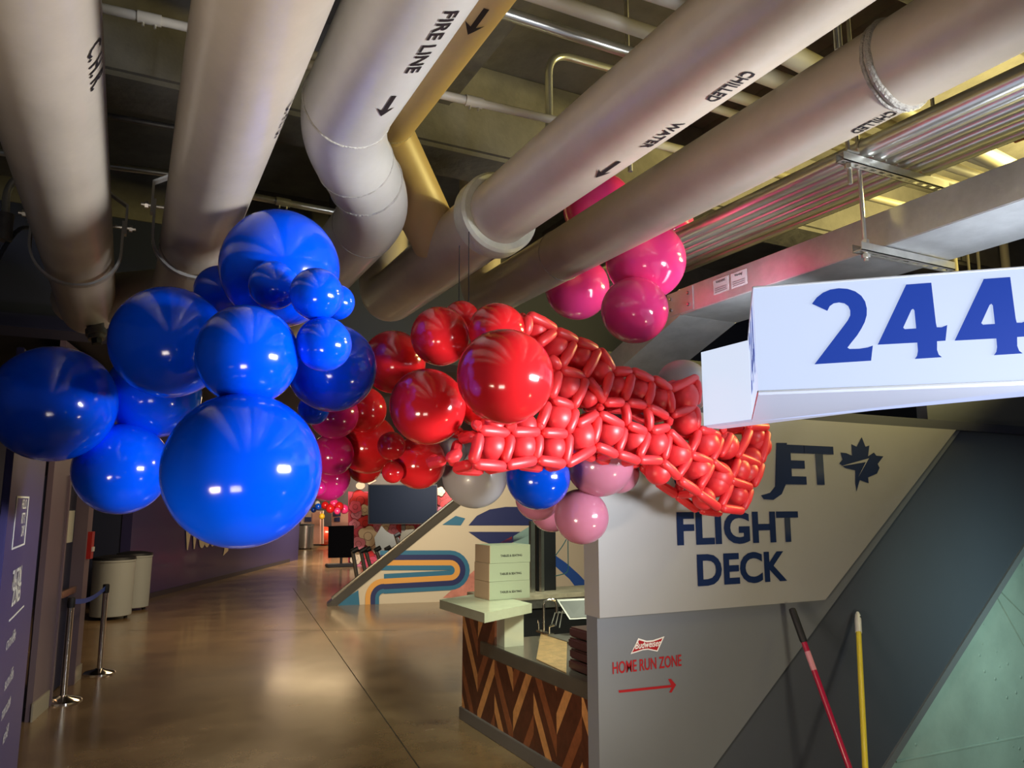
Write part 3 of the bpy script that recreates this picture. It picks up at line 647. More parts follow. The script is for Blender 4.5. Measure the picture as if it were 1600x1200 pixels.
# lower red wording
YL = YW+.03
wtext('HOME RUN ZONE', 957, 1053, 1065, 19, REDV, 'wall_word', 'red words HOME RUN ZONE on the lower grey panel', bold=.02, y=YL)
bow_o = [(985, 1022), (997, 997), (1010, 1001), (1020, 1000), (1038, 994), (1027, 1018), (1012, 1015), (1004, 1016)]
bow_i = [(987, 1019.5), (998, 1000), (1010, 1003.5), (1020, 1002.5), (1034.5, 997), (1026, 1016), (1012, 1013), (1004, 1014)]
bo = tag(obj('beer_emblem', flat_poly(bow_o, YL, -.002), WHITEV), 'red and white bow-tie emblem above the red words', 'emblem')
obj('red_field', flat_poly(bow_i, YL, -.0035), REDV, bo)
q0 = W(991, 1014, YL); q1 = W(1032, 1009, YL); bm = text_bm('Budweiser', .047, .0006, 0, 1, .3); wd = max(v.co.x for v in bm.verts)
for v in bm.verts: v.co.x *= (q1.x-q0.x)/wd
place(bm, (q0.x, YL-.005, q0.z), (1, 0, .02), (0, 0, 1)); obj('script', bm, WHITEV, bo)
ar = [(966, 1079), (1048, 1070.5), (1043, 1062), (1048, 1061), (1056, 1070), (1050, 1082), (1045, 1082), (1049, 1074), (966, 1083)]
ar = [(966, 1078.5), (1048, 1070), (1043.5, 1061), (1048, 1060.5), (1056, 1070), (1049, 1082), (1045, 1082), (1049, 1074), (967, 1082.5)]
tag(obj('direction_arrow', flat_poly(ar, YL, -.002), REDV), 'long red arrow pointing right under the red words', 'arrow')
# mop handles leaning on the slanted band
def handle(top, low, label, mp, mt, grip):
    a = on(*top, 1, YW+.0); a = Vector((a.x, YW-.045 if grip != 'white' else YW+.035, a.z)); b = on(*low, 1, 2.95)
    a = on(top[0], top[1], 1, a.y); d = (b-a); b = a+d*((.02-a.z)/d.z)
    t = thing('mop_handle', b, label, 'mop handle'); L = (a-b).length; u = (a-b).normalized()
    obj('pole', TB([b+u*.0, a-u*.1], .0155, 16), mp, t, True)
    obj('mop_head_socket', TB([b-u*.01, b+u*.12], .022, 12), BLACK, t, True)
    if grip == 'white':
        ec = obj('end_cap', lathe(bmesh.new(), [(.019, 0), (.019, .085), (.016, .12), (.008, .142)], 20, along(a-u*.14, u)), mt, t, True)
        obj('hang_hole', TB([a-u*.03-Vector((0, .02, 0)), a-u*.03+Vector((0, .02, 0))], .006, 8), BLACK, ec)
    else:
        obj('grip', lathe(bmesh.new(), [(.017, 0), (.02, .01), (.02, .17), (.018, .185), (.008, .19)], 20, along(a-u*.19, u)), mt, t, True)
        obj('sticker', TB([a-u*.34, a-u*.24], .0162, 12), mat('sticker_pink', (.6, .25, .3), .5), t, True)
handle((1237, 950), (1327, 1200), 'red mop handle with black grip leaning against the partition', mat('handle_red', (.38, .006, .045), .35, coat=.2), BLACK, 'black')
handle((1340, 957), (1352, 1200), 'yellow mop handle with white hanging cap leaning against the dark band', mat('handle_yellow', (.75, .62, .05), .3, coat=.4), mat('cap_white', (.7, .7, .66), .4), 'white')

# ================================================================== KIOSK
KX = 2.87; ZK = .76; KT = .12
kk = thing('kiosk_counter', (KX+.3, 5.4, 0), 'serving counter clad in chevron wood with a dark steel top', 'counter')
KY0, KY1 = 3.75, 6.70
obj('carcass', BX((KX+.03, KY0, .10), (KX+.72, KY1, ZK-.12)), mat('carcass_brown', (.03, .015, .01), .7), kk)
obj('kick_plate', BX((KX-.02, KY0, 0), (KX+.7, KY1+.02, .105), .004), mat('kick_grey', (.16, .15, .15), .4, .3), kk)
woods = [mat('wood_dark', (.085, .024, .012), .4, 0, .3, 3, stretch=(1, 6, 6)), mat('wood_mid', (.24, .075, .028), .4, 0, .25, 3, stretch=(1, 6, 6)), mat('wood_light', (.56, .26, .09), .4, 0, .2, 3, stretch=(1, 6, 6))]
def clip(poly, f):      # keep f>=0
    out = []
    for i in range(len(poly)):
        a, b = poly[i], poly[(i+1) % len(poly)]; fa, fb = f(a), f(b)
        if fa >= 0: out.append(a)
        if fa*fb < 0: t = fa/(fa-fb); out.append((a[0]+(b[0]-a[0])*t, a[1]+(b[1]-a[1])*t))
    return out
bm = bmesh.new(); cw = .345; slope = .52; Ztop = 1.0
seq = [0, 0, 2, 0, 1]; kw = .15
col = 0; y = KY1
ytop = lambda y: (1.02 if y > 5.82 else ZK-.06)
while y > KY0:
    ya, yb2 = y, max(KY0, y-cw); s = 1 if col % 2 == 0 else -1
    for j in range(-8, 18):
        za = j*kw + (slope if s > 0 else 0); zb = j*kw + (0 if s > 0 else slope)
        poly = [(ya, za), (yb2, zb), (yb2, zb+kw), (ya, za+kw)]
        zt = 1.0 if (ya+yb2)/2 > 5.9 else ZK-.1
        poly = clip(poly, lambda p: p[1]-.105); poly = clip(poly, lambda p: zt-p[1]) if poly else poly
        if len(poly) > 2:
            mi = seq[(j+col*2) % len(seq)]
            prism(bm, [(KX+random.uniform(0, .002), q[0], q[1]) for q in poly], (.03, 0, 0), mi)
    y -= cw; col += 1
bmesh.ops.recalc_face_normals(bm, faces=bm.faces); obj('chevron_panel', bm, woods, kk)
obj('worktop', BX((KX-.04, KY0-.2, ZK-.11), (KX+.78, 6.22, ZK), .006), mat('worktop_steel', (.30, .28, .25), .22, .85, .1, 8), kk)
# raised bar ledge
LZ = 1.10
p0, p1, p2 = on(687, 937, 2, LZ), on(757, 958, 2, LZ), on(831, 943, 2, LZ)
p3 = p2+(p0-p1)
obj('bar_ledge', PR([p0-Vector((0, 0, .075)), p1-Vector((0, 0, .075)), p2-Vector((0, 0, .075)), p3-Vector((0, 0, .075))], (0, 0, .075)), mat('ledge_steel', (.55, .57, .44), .25, .35, .08, 6), kk)
pp = (p1*.45+p2*.55)+(p0-p1)*.22
obj('ledge_post', BX((KX+.02, 5.86, ZK), (KX+.2, 6.02, LZ-.075)), mat('ledge_post', (.6, .62, .52), .3, .6), kk)
obj('ledge_support', BX((KX+.02, 6.3, ZK-.12), (KX+.14, KY1, LZ-.075)), MATS['carcass_brown'], kk)
# boxes stacked on the ledge
CB = mat('box_card_green', (.24, .27, .20), .7); CS = mat('box_card_side', (.42, .27, .18), .7)
bxy = on(765, 938, 2, LZ+.002); f0_ = Vector((bxy.x, bxy.y, 0)); u = (p2-p1); u.z = 0; u.normalize(); v = Vector((-u.y, u.x, 0)); v = v if v.dot(bxy-CAM) > 0 else -v
u = (on(828, 934, 2, LZ)-bxy); u.z = 0; wB = u.length; u.normalize(); v = (p0-p1).normalized()*.35+Vector((-u.y, u.x, 0))*.65; v.z = 0; v.normalize(); dB = .30; hB = .155
for k in range(3):
    o_ = f0_+Vector((0, 0, LZ+.002+k*(hB+.002)))+u*random.uniform(-.006, .006)
    t = thing('cardboard_box', o_, ['printed carton at the bottom of the stack on the bar ledge', 'printed carton in the middle of the stack on the bar ledge', 'printed carton on top of the stack on the bar ledge'][k], 'box')
    ct = obj('carton', PR([o_, o_+u*wB, o_+u*wB+v*dB, o_+v*dB], (0, 0, hB)), CB, t)
    obj('end_panel', PR([o_-u*.001, o_+v*dB-u*.001, o_+v*dB-u*.001+Vector((0, 0, hB)), o_-u*.001+Vector((0, 0, hB))], -u*.003), CS, t, label='warm brown end panel')
    bm = text_bm('TABLES & SEATING', .026, .0006, 0, 1, align='CENTER'); nn = Vector((u.y, -u.x, 0)); nn = nn if nn.dot(CAM-o_) > 0 else -nn
    place(bm, o_+u*wB*.52+Vector((0, 0, hB*.35))+nn*.003, u, (0, 0, 1)); obj('print', bm, INK, ct)
# back bar
bb = thing('back_bar', (4.2, 6.6, 0), 'dark back bar shelf with pale wooden edge behind the counter', 'shelf')
q0 = on(832, 930, 1, 7.3); q1 = on(925, 924, 1, 7.3)
obj('shelf_top', BX((q0.x-.5, 7.3, q0.z-.05), (q1.x+1.5, 7.9, q0.z), .004), mat('pale_wood_edge', (.42, .36, .27), .5, 0, .3, 6), bb)
obj('cabinet', BX((q0.x-.4, 7.36, 0), (q1.x+1.5, 7.9, q0.z-.05)), BLACK, bb)
obj('base_shelf', BX((q0.x-.5, 7.31, q0.z-.14), (q1.x+1.5, 7.36, q0.z-.05)), DSTEEL, bb)
# faucet
fq = on(850, 990, 2, ZK+.01)
t = thing('faucet', fq, 'chrome gooseneck faucet with two handles on the counter', 'faucet')
M = Matrix.Translation(fq)
obj('deck_plate', BX(fq+Vector((-.02, -.12, 0)), fq+Vector((.04, .12, .015)), .004), CHROME, t)
e = Vector((.9, -.42, 0))
obj('spout', TB(rounded([fq+Vector((0, 0, .01)), fq+Vector((0, 0, .30)), fq+e*.12+Vector((0, 0, .30)), fq+e*.12+Vector((0, 0, .18))], .07, 10), .012, 14), CHROME, t, True)
for s in (-.1, .1):
    obj('tap_handle', TB([fq+Vector((0, s, .01)), fq+Vector((0, s, .075)), fq+Vector((.03, s*1.5, .095))], .011, 10), CHROME, t, True)
sq = fq+Vector((.1, -.25, 0))
obj('sink_basin', BX(sq+Vector((-.12, -.25, -.005)), sq+Vector((.25, .15, .004))), DSTEEL, kk)
# grey ticket screen and cables, dark bag
a = on(876, 945, 2, ZK+.25)
t = thing('tablet_screen', a, 'tilted dark screen with a pale frame on the counter beside the partition', 'screen')
q = [on(870, 937, 1, 6.3), on(918, 935, 1, 6.2), on(922, 966, 1, 6.0), on(890, 968, 1, 6.05)]
obj('frame', PR(q, (.02, .03, 0)), mat('pale_frame', (.35, .34, .32), .4), t)
cc = sum(q, Vector())/4; q2_ = [cc+(p-cc)*.84+Vector((-.004, -.006, 0)) for p in q]; obj('glass', PR(q2_, (.003, .003, 0)), mat('screen_glass', (.02, .02, .022), .5), t)
for k in range(3):
    a = on(862+6*k, 975+3*k, 2, ZK+.015); b = on(880+5*k, 955, 2, ZK+.12)
    tag(obj('loose_cable', TB([a, a.lerp(b, .3)+Vector((0, 0, .07+.02*k)), a.lerp(b, .7)+Vector((.02, 0, .02)), b], .005, 6), mat('cable_grey', (.25, .24, .22), .5), None, True), ['loose grey cable nearest the faucet on the counter', 'loose grey cable between two others beside the faucet', 'loose grey cable nearest the dark basket beside the faucet'][k], 'cable')
# dark woven basket of stock near partition
bq = on(905, 1050, 2, ZK)
t = thing('snack_basket', bq, 'dark red box of wrapped items at the counter end by the partition', 'basket')
bm = bmesh.new()
for k in range(4): box(bm, (bq.x-.02+.006*(k % 2), bq.y-.32+.01*k, ZK+.004+.075*k), (bq.x+.32, bq.y+.12-.006*(k % 2), ZK+.072+.075*k), .012)
obj('basket_body', bm, mat('basket_maroon', (.035, .01, .012), .35, coat=.3), t)
obj('wooden_slat', BX((bq.x+.02, bq.y-.4, ZK+.004), (bq.x+.04, bq.y-.30, ZK+.3), .004), woods[2], t)
# cardboard mat in amber
q = [on(846, 985, 2, ZK+.002), on(886, 1002, 2, ZK+.002), on(885, 1052, 2, ZK+.002), on(838, 1030, 2, ZK+.002)]
tag(obj('ribbed_mat', PR(q, (0, 0, .004)), mat('ribbed_amber', (.62, .40, .20), .3, .5, .25, 14, .8, 30)), 'ribbed amber mat lying on the steel worktop', 'mat')

# ================================================================== STAIR PARAPET WITH MURAL
G0 = on(530, 946, 2, 0); G1 = on(752, 938, 2, 0); GD = (G1-G0).normalized(); GN = Vector((GD.y, -GD.x, 0))
def g(px, py, off=0): return onplane(px, py, G0+GN*off, GN)
CREAM = mat('mural_cream', (.62, .55, .44), .45); MB1 = mat('mural_blue', (.03, .16, .30), .45); MB2 = mat('mural_navy', (.02, .03, .13), .45); MO = mat('mural_orange', (.72, .36, .09), .45); MPK = mat('mural_pink', (.55, .22, .18), .5, 0, .3, 3)
pt = g(722, 786); slope_top = (g(722, 786)-g(545, 930))
far = G0+GD*9
topz = 2.95; sd = slope_top; tp = g(722, 786)+sd*((topz-pt.z)/sd.z)
par = struct('wall_stair_parapet', PR([G0, far, far+Vector((0, 0, topz)), Vector((tp.x, tp.y, topz)), g(545, 930)], -GN*.25), CREAM)
def gp(pts, m, name, lb, off=.01, cat='mural shape'):
    P_ = [g(*q, off) for q in pts]; bm = bmesh.new(); vs = [bm.verts.new(q) for q in P_]
    for t in tessellate_polygon([[Vector(((q-G0).dot(GD), q.z, 0)) for q in P_]]):
        try: bm.faces.new([vs[i] for i in t])
        except ValueError: pass
    bmesh.ops.recalc_face_normals(bm, faces=bm.faces)
    return obj(name, bm, m, par)
def crp(*pts): return [(420+x*.2, 700+y*.2) for x, y in pts]
def band(outer, inner): return outer+inner[::-1]
def path_band(path, w0, w1):
    # offset polyline between two offsets
    P_ = [Vector((x, y, 0)) for x, y in path]; a, b = [], []
    for i, p in enumerate(P_):
        t = (P_[min(i+1, len(P_)-1)]-P_[max(0, i-1)]).normalized(); n = Vector((t.y, -t.x, 0))
        a.append(tuple((p+n*w0)[:2])); b.append(tuple((p+n*w1)[:2]))
    return a+b[::-1]
# racetrack stripes: path down-left from the parapet edge, round the right bend and back
cx, cy = 1410, 945
inner_ = [(820, 1012), (1390, 980)]
arcp = [(1405+ r_ , 0) for r_ in ()]
def track(off, x_top, end_y):
    ys = 957
    top_l = [(x_top, 975-off*1.0-(0)), (1405, 957-20-off)]
    return top_l
def stripe(o0, o1):
    # o = distance from the core line of the loop
    def loop(o):
        pts = [(870, 962-o-6)]
        for k in range(13):
            a = -PI/2+PI*k/12; pts.append((1415+(o)*math.cos(a), 955+(o)*math.sin(a)))
        pts.append((900, 975+o+8)); 
        return pts
    return loop(o0)+loop(o1)[::-1]
def bend(o0, o1):
    def lp(o):
        pts = [(900, 983+o)]
        for k in range(9):
            a = -PI/2-PI/2*k/8; pts.append((900+(190-o)*math.cos(a)*.95, 983+o+(190-o)*(1+math.sin(a))))
        pts.append((pts[-1][0], 1235)); return pts
    return lp(o0)+lp(o1)[::-1]
for nm, m, o0, o1 in (('mural_stripe', MB1, 155, 122), ('mural_stripe', MB2, 122, 80), ('mural_stripe', MO, 80, 38), ('mural_stripe', MB1, 38, 1)):
    gp(crp(*stripe(o0, o1)), m, nm, '', .012)
for m, o0, o1 in ((MO, 36, 78), (MB2, 78, 118), (MB1, 118, 150)): gp(crp(*bend(o0, o1)), m, 'mural_stripe', '', .014)
gp(crp((560, 1195), (700, 1110), (710, 1235), (540, 1235)), MB1, 'mural_stripe', '', .013)
gp([(732, 821), (745, 806), (765, 796), (790, 792), (812, 792), (835, 800), (850, 815), (845, 821)], MB2, 'mural_oval', '')
gp([(732, 831), (838, 831), (815, 842), (795, 850), (775, 853), (752, 845)], MB2, 'mural_oval', '')
gp([(691, 820), (712, 806), (727, 810), (720, 821)], MB1, 'mural_stripe', '')
gp([(868, 868), (885, 880), (905, 898), (918, 912), (918, 930), (905, 925), (890, 905), (868, 885)], mat('mural_royal', (.03, .10, .42), .4), 'mural_stripe', '')
gp([(692, 934), (748, 885), (768, 885), (768, 934)], MPK, 'mural_brick_patch', '')
gp([(778, 850), (800, 838), (802, 862), (776, 862)], mat('mural_red', (.6, .07, .06), .5), 'mural_patch', '')
gp([(802, 838), (828, 822), (834, 862), (802, 862)], mat('mural_teal', (.25, .42, .42), .5), 'mural_patch', '')
# handrail on the sloping edge
a, b = g(545, 930, .02), tp+GN*.02; u_ = (b-a).normalized()
hr = thing('stair_handrail', a, 'dark metal rail capping the sloping edge of the mural parapet', 'handrail')
obj('cap_rail', PR([a-u_*.5+Vector((0, 0, -.02)), b+Vector((0, 0, -.02)), b+Vector((0, 0, .16)), a-u_*.5+Vector((0, 0, .16))], -GN*.3), mat('rail_dark', (.10, .09, .08), .3, .6), hr)
obj('glass_strip', TB([a-u_*.4+Vector((0, 0, .2)), b+Vector((0, 0, .2))], .03, 8), STEEL, hr)
# dark post frame and fittings seen through the kiosk
for k, (x0, x1, y0, y1, m, lb) in enumerate([(839, 868, 820, 926, BLACK, 'dark upright panel behind the counter, right of the cartons'), (830, 836, 850, 925, STEEL, 'slim steel upright right of the carton stack'), (846, 850, 835, 925, STEEL, 'slim steel upright in front of the dark panel')]):
    y_ = 7.6-.1*(k > 0); p, q = on(x0, y1, 1, y_), on(x1, y0, 1, y_)
    tag(obj('upright_panel', BX((p.x, y_, q0.z), (q.x, y_+.05, q.z+.25)), m), lb, 'panel')
# wire loop
p = on(868, 868, 1, 7.5); q = on(880, 852, 1, 7.5); r = on(888, 895, 1, 7.5); s = on(868, 900, 1, 7.5)
tag(obj('hanging_wire', TB(rounded([p, q, Vector((r.x, 7.5, q.z+.1)), r, s], .06, 6), .006, 6), mat('wire_teal', (.03, .10, .12), .4)), 'thin dark wire looped beside the dark upright panel', 'wire')

# ================================================================== FAR CONCOURSE
FY = 23.5
def fwall(px, py, depth): return dp(px, py, depth)
def fpoly(pts, depth, th, m, name, lb=None, cat=None, parent=None):
    nrm = Vector((FW.x, FW.y, 0)).normalized()
    q = [CAM + ray(*p)*(depth/ray(*p).dot(nrm)) for p in pts]
    bm = bmesh.new(); 
    ex_ = Vector((nrm.y, -nrm.x, 0)); n = len(q)
    a = [bm.verts.new(v) for v in q]; b = [bm.verts.new(v+nrm*th) for v in q]
    for t in tessellate_polygon([[Vector((v.dot(ex_), v.z, 0)) for v in q]]):
        try: bm.faces.new([a[i] for i in t]); bm.faces.new([b[i] for i in t][::-1])
        except ValueError: pass
    for i in range(n): bm.faces.new((a[i], b[i], b[(i+1) % n], a[(i+1) % n]))
    bmesh.ops.recalc_face_normals(bm, faces=bm.faces)
    o = obj(name, bm, m, parent)
    if lb: tag(o, lb, cat)
    return o
FR = mat('floral_red', (.62, .03, .035), .5); FP = mat('floral_pink', (.72, .22, .32), .5); FC = mat('floral_cream', (.80, .66, .48), .5); FRD = mat('floral_rose', (.62, .07, .13), .5); FO = mat('floral_outline', (.12, .02, .02), .6)
bd = 24.0
fb = thing('photo_backdrop', dp(620, 905, bd), 'printed backdrop of red, pink and cream flower shapes in the far concourse', 'backdrop')
fpoly([(544, 768), (575, 768), (716, 766), (716, 881), (544, 881)], bd, .1, FRD, 'board', parent=fb)
rnd = random.Random(3)
def circ(cx, cy, r, n=18): return [(cx+r*math.cos(2*PI*k/n), cy+r*math.sin(2*PI*k/n)) for k in range(n)]
def blob(cx, cy, r, m, dd, pet=5):
    pts = []
    N_ = 40
    for k in range(N_):
        a = 2*PI*k/N_; rr = r*(.82+.2*abs(math.cos(a*pet/2+cx))); pts.append((cx+rr*math.cos(a), cy+rr*math.sin(a)))
    out = [(cx+(x-cx)*1.05, cy+(y-cy)*1.05) for x, y in pts]
    fpoly(out, bd-.02-dd, .005, FO, 'petal_outline', parent=fb); fpoly(pts, bd-.035-dd, .005, m, 'petal_print', parent=fb)
    fpoly(circ(cx, cy, r*.42, 14), bd-.04-dd, .003, FO, 'petal_outline', parent=fb); fpoly(circ(cx, cy, r*.38, 14), bd-.046-dd, .003, m, 'petal_print', parent=fb)
spots = [(563, 782, 13, FR), (570, 797, 7, FC), (557, 803, 7, FP), (553, 792, 8, FRD), (571, 818, 10, FR), (552, 820, 7, FP), (562, 832, 8, FRD), (575, 838, 13, FC), (560, 850, 9, FP), (585, 855, 9, FC), (572, 868, 10, FR), (556, 872, 8, FC), (580, 880, 9, FRD), (590, 825, 7, FP), (603, 826, 8, FC), (615, 828, 7, FP), (628, 824, 7, FR), (640, 830, 8, FC), (654, 822, 7, FRD), (560, 892, 9, FP), (545, 900, 8, FR), (692, 778, 10, FR), (700, 790, 10, FR), (690, 800, 7, FP), (694, 812, 7, FC), (688, 768, 6, FC), (708, 802, 8, FRD), (665, 830, 7, FP), (600, 845, 8, FRD), (600, 870, 9, FR), (592, 892, 9, FC), (620, 880, 9, FP), (640, 862, 9, FR)]
for i, (cx, cy, r, m) in enumerate(spots):
    if cx-r < 545: cx = 545+r*.9
    r *= 1.25; cx = max(cx, 545+r)
    blob(cx, cy, r, m, (i % 9)*.03, 5 if i % 2 else 4)
tv = thing('wall_screen', dp(629, 820, 22.6), 'large black display screen in front of the flower backdrop', 'screen')
bz = fpoly([(575, 757), (683, 757), (683, 819), (575, 819)], 22.6, .12, BLACK, 'bezel', parent=tv)
fpoly([(577.5, 758.5), (682, 758.5), (682, 817), (577.5, 817)], 22.58, .01, mat('screen_slate', (.006, .010, .02), .6, spec=.1), 'display', parent=bz)
fpoly([(627, 818), (633, 818), (633, 885), (627, 885)], 22.9, .12, DSTEEL, 'stand_column', parent=tv)
# floating cream shapes above the backdrop
tag(fpoly([(563+r_*math.cos(a)*1.0, 759+r_*math.sin(a)*.8) for r_, a in [(7, 2*PI*k/20) for k in range(20)]], 23.6, .1, FC, 'cutout_ring'), 'cream oval cut-out hanging above the flower backdrop', 'decoration')
tag(fpoly([(574, 755), (586, 749), (588, 751), (577, 757)], 23.6, .1, FC, 'cutout_petal'), 'small cream petal cut-out beside the cream oval', 'decoration')
# sign easel
es = thing('sign_easel', on(535, 885, 2, 0), 'black rectangular sign board on a floor stand near the corridor centre', 'sign board')
fpoly([(513, 822), (552.5, 821), (552.5, 871), (512.5, 872)], 19.5, .05, mat('easel_black', (.004, .004, .009), .6, spec=.1), 'board', parent=es)
q = on(534, 886, 2, 0); obj('base', BX((q.x-.45, q.y-.1, 0), (q.x+.45, q.y+.3, .1), .02), BLACK, es)
obj('stem', TB([(q.x, q.y+.1, .1), (q.x, q.y+.1, .75)], .04, 10), BLACK, es)
# low stools with slanted steel legs behind parapet
for k, (x, y, x2, y2, d_) in enumerate([(551, 861, 559, 910, 17.0), (564, 861, 572, 900, 17.4), (571, 860, 582, 896, 17.8), (587, 859, 597, 884, 18.6), (603, 858, 608, 874, 19.4), (613, 858, 616, 868, 20.0), (618, 837, 625, 860, 20.4)]):
    a, b = dp(x, y, d_), on(x2, y2, 2, 0) if False else dp(x2, y2, d_)
    u2 = (b-a); b2_ = a+u2*((0-a.z)/u2.z)
    t = thing('queue_post', b2_, 'slanted steel post with a black head behind the sloping rail, %s from the left' % ['first', 'second', 'third', 'fourth', 'fifth', 'sixth', 'seventh'][k], 'post')
    obj('post', TB([b2_, a], .045, 10), STEEL, t, True); obj('head', TB([a-Vector((.02, 0, .02)), a+Vector((.12, 0, .05))], .06, 10), BLACK, t, True)
# plain grey silhouettes
sil = mat('silhouette_grey', (.17, .18, .17), .5)
fpoly([(590, 889), (588, 862), (585, 840), (590, 832), (596, 822), (603, 830), (610, 834), (618, 836), (624, 842), (625, 860), (618, 866), (612, 889)], 22.0, .06, sil, 'standing_cutout', 'pale grey rounded cut-out panel left of its darker twin under the screen', 'cut-out')
fpoly([(626, 890), (624, 850), (626, 834), (634, 828), (645, 827), (655, 831), (662, 842), (664, 890)], 21.8, .06, mat('silhouette_taupe', (.12, .115, .09), .5), 'standing_cutout', 'taupe rounded cut-out panel under the right part of the screen', 'cut-out')
# far end
fe = 33.0
wall_far = fpoly([(462, 740), (700, 740), (700, 853), (462, 853)], 36, .2, mat('end_wall', (.02, .016, .02), .6), 'wall_end'); wall_far['kind'] = 'structure'
PEACH = mat('peach_board', (.68, .36, .28), .5)
fpoly([(470, 798), (505, 798), (505, 850), (470, 850)], fe, .1, mat('pale_board', (.55, .42, .36), .5), 'display_board', 'pale poster board beside the far litter bin', 'board')
fpoly([(488, 800), (500, 800), (500, 850), (488, 850)], fe-.3, .1, PEACH, 'display_board', 'narrow peach board behind the orange ball', 'board')
fpoly([(518, 800), (544, 798), (544, 855), (518, 855)], fe-.6, .1, PEACH, 'display_board', 'peach board with navy print left of the flower backdrop', 'board')
fpoly([(520, 800), (532, 799), (532, 806), (520, 807)], fe-.75, .05, MB2, 'poster', 'upper navy poster on the peach board', 'poster')
fpoly([(522, 809), (531, 808), (531, 815), (522, 815)], fe-.75, .05, MB2, 'poster', 'lower navy poster on the peach board', 'poster')
fpoly([(476, 808), (486, 808), (486, 815), (476, 815)], fe-.2, .05, MB2, 'poster', 'navy poster on the pale board', 'poster')
b2 = on(476, 858, 2, 0); bin_(b2, .36, 1.0, 'steel litter bin at the far end of the concourse', STEEL)

# ================================================================== BALLOONS
def balloon_bm(r, ax, stretch=1.06):
    prof = []; n = 22
    for k in range(1, n+1):
        a = PI*k/n
        rr = r*math.sin(a); zz = -r*math.cos(a)
        if zz < 0: zz *= stretch*1.04; rr *= 1-.04*(zz/r)**2*.5
        prof.append((rr, zz))
    prof = prof[:-1]
    z0 = -r*stretch*1.04
    prof = [(.016*r/.2, z0-.035*r/.2), (.012*r/.2, z0-.028*r/.2), (.006*r/.2, z0-.018*r/.2), (.012*r/.2, z0-.006*r/.2)]+prof[0:]+[(.0005, r)]
    return lathe(bmesh.new(), prof, 44, None)
def balloon(px, py, rpx, depth, m, label, knot=(0, .3, 1), cat='balloon', group=None, name='round_balloon'):
    c = dp(px, py, depth); r = rpx*depth/F
    bm = balloon_bm(r, None)
    k = Vector(knot).normalized()
    bmesh.ops.recalc_face_normals(bm, faces=bm.faces)
    o = obj(name, bm, m, None, True); o.location = c; o.rotation_euler = (-k).to_track_quat('Z', 'Y').to_euler()
    return tag(o, label, cat, group)
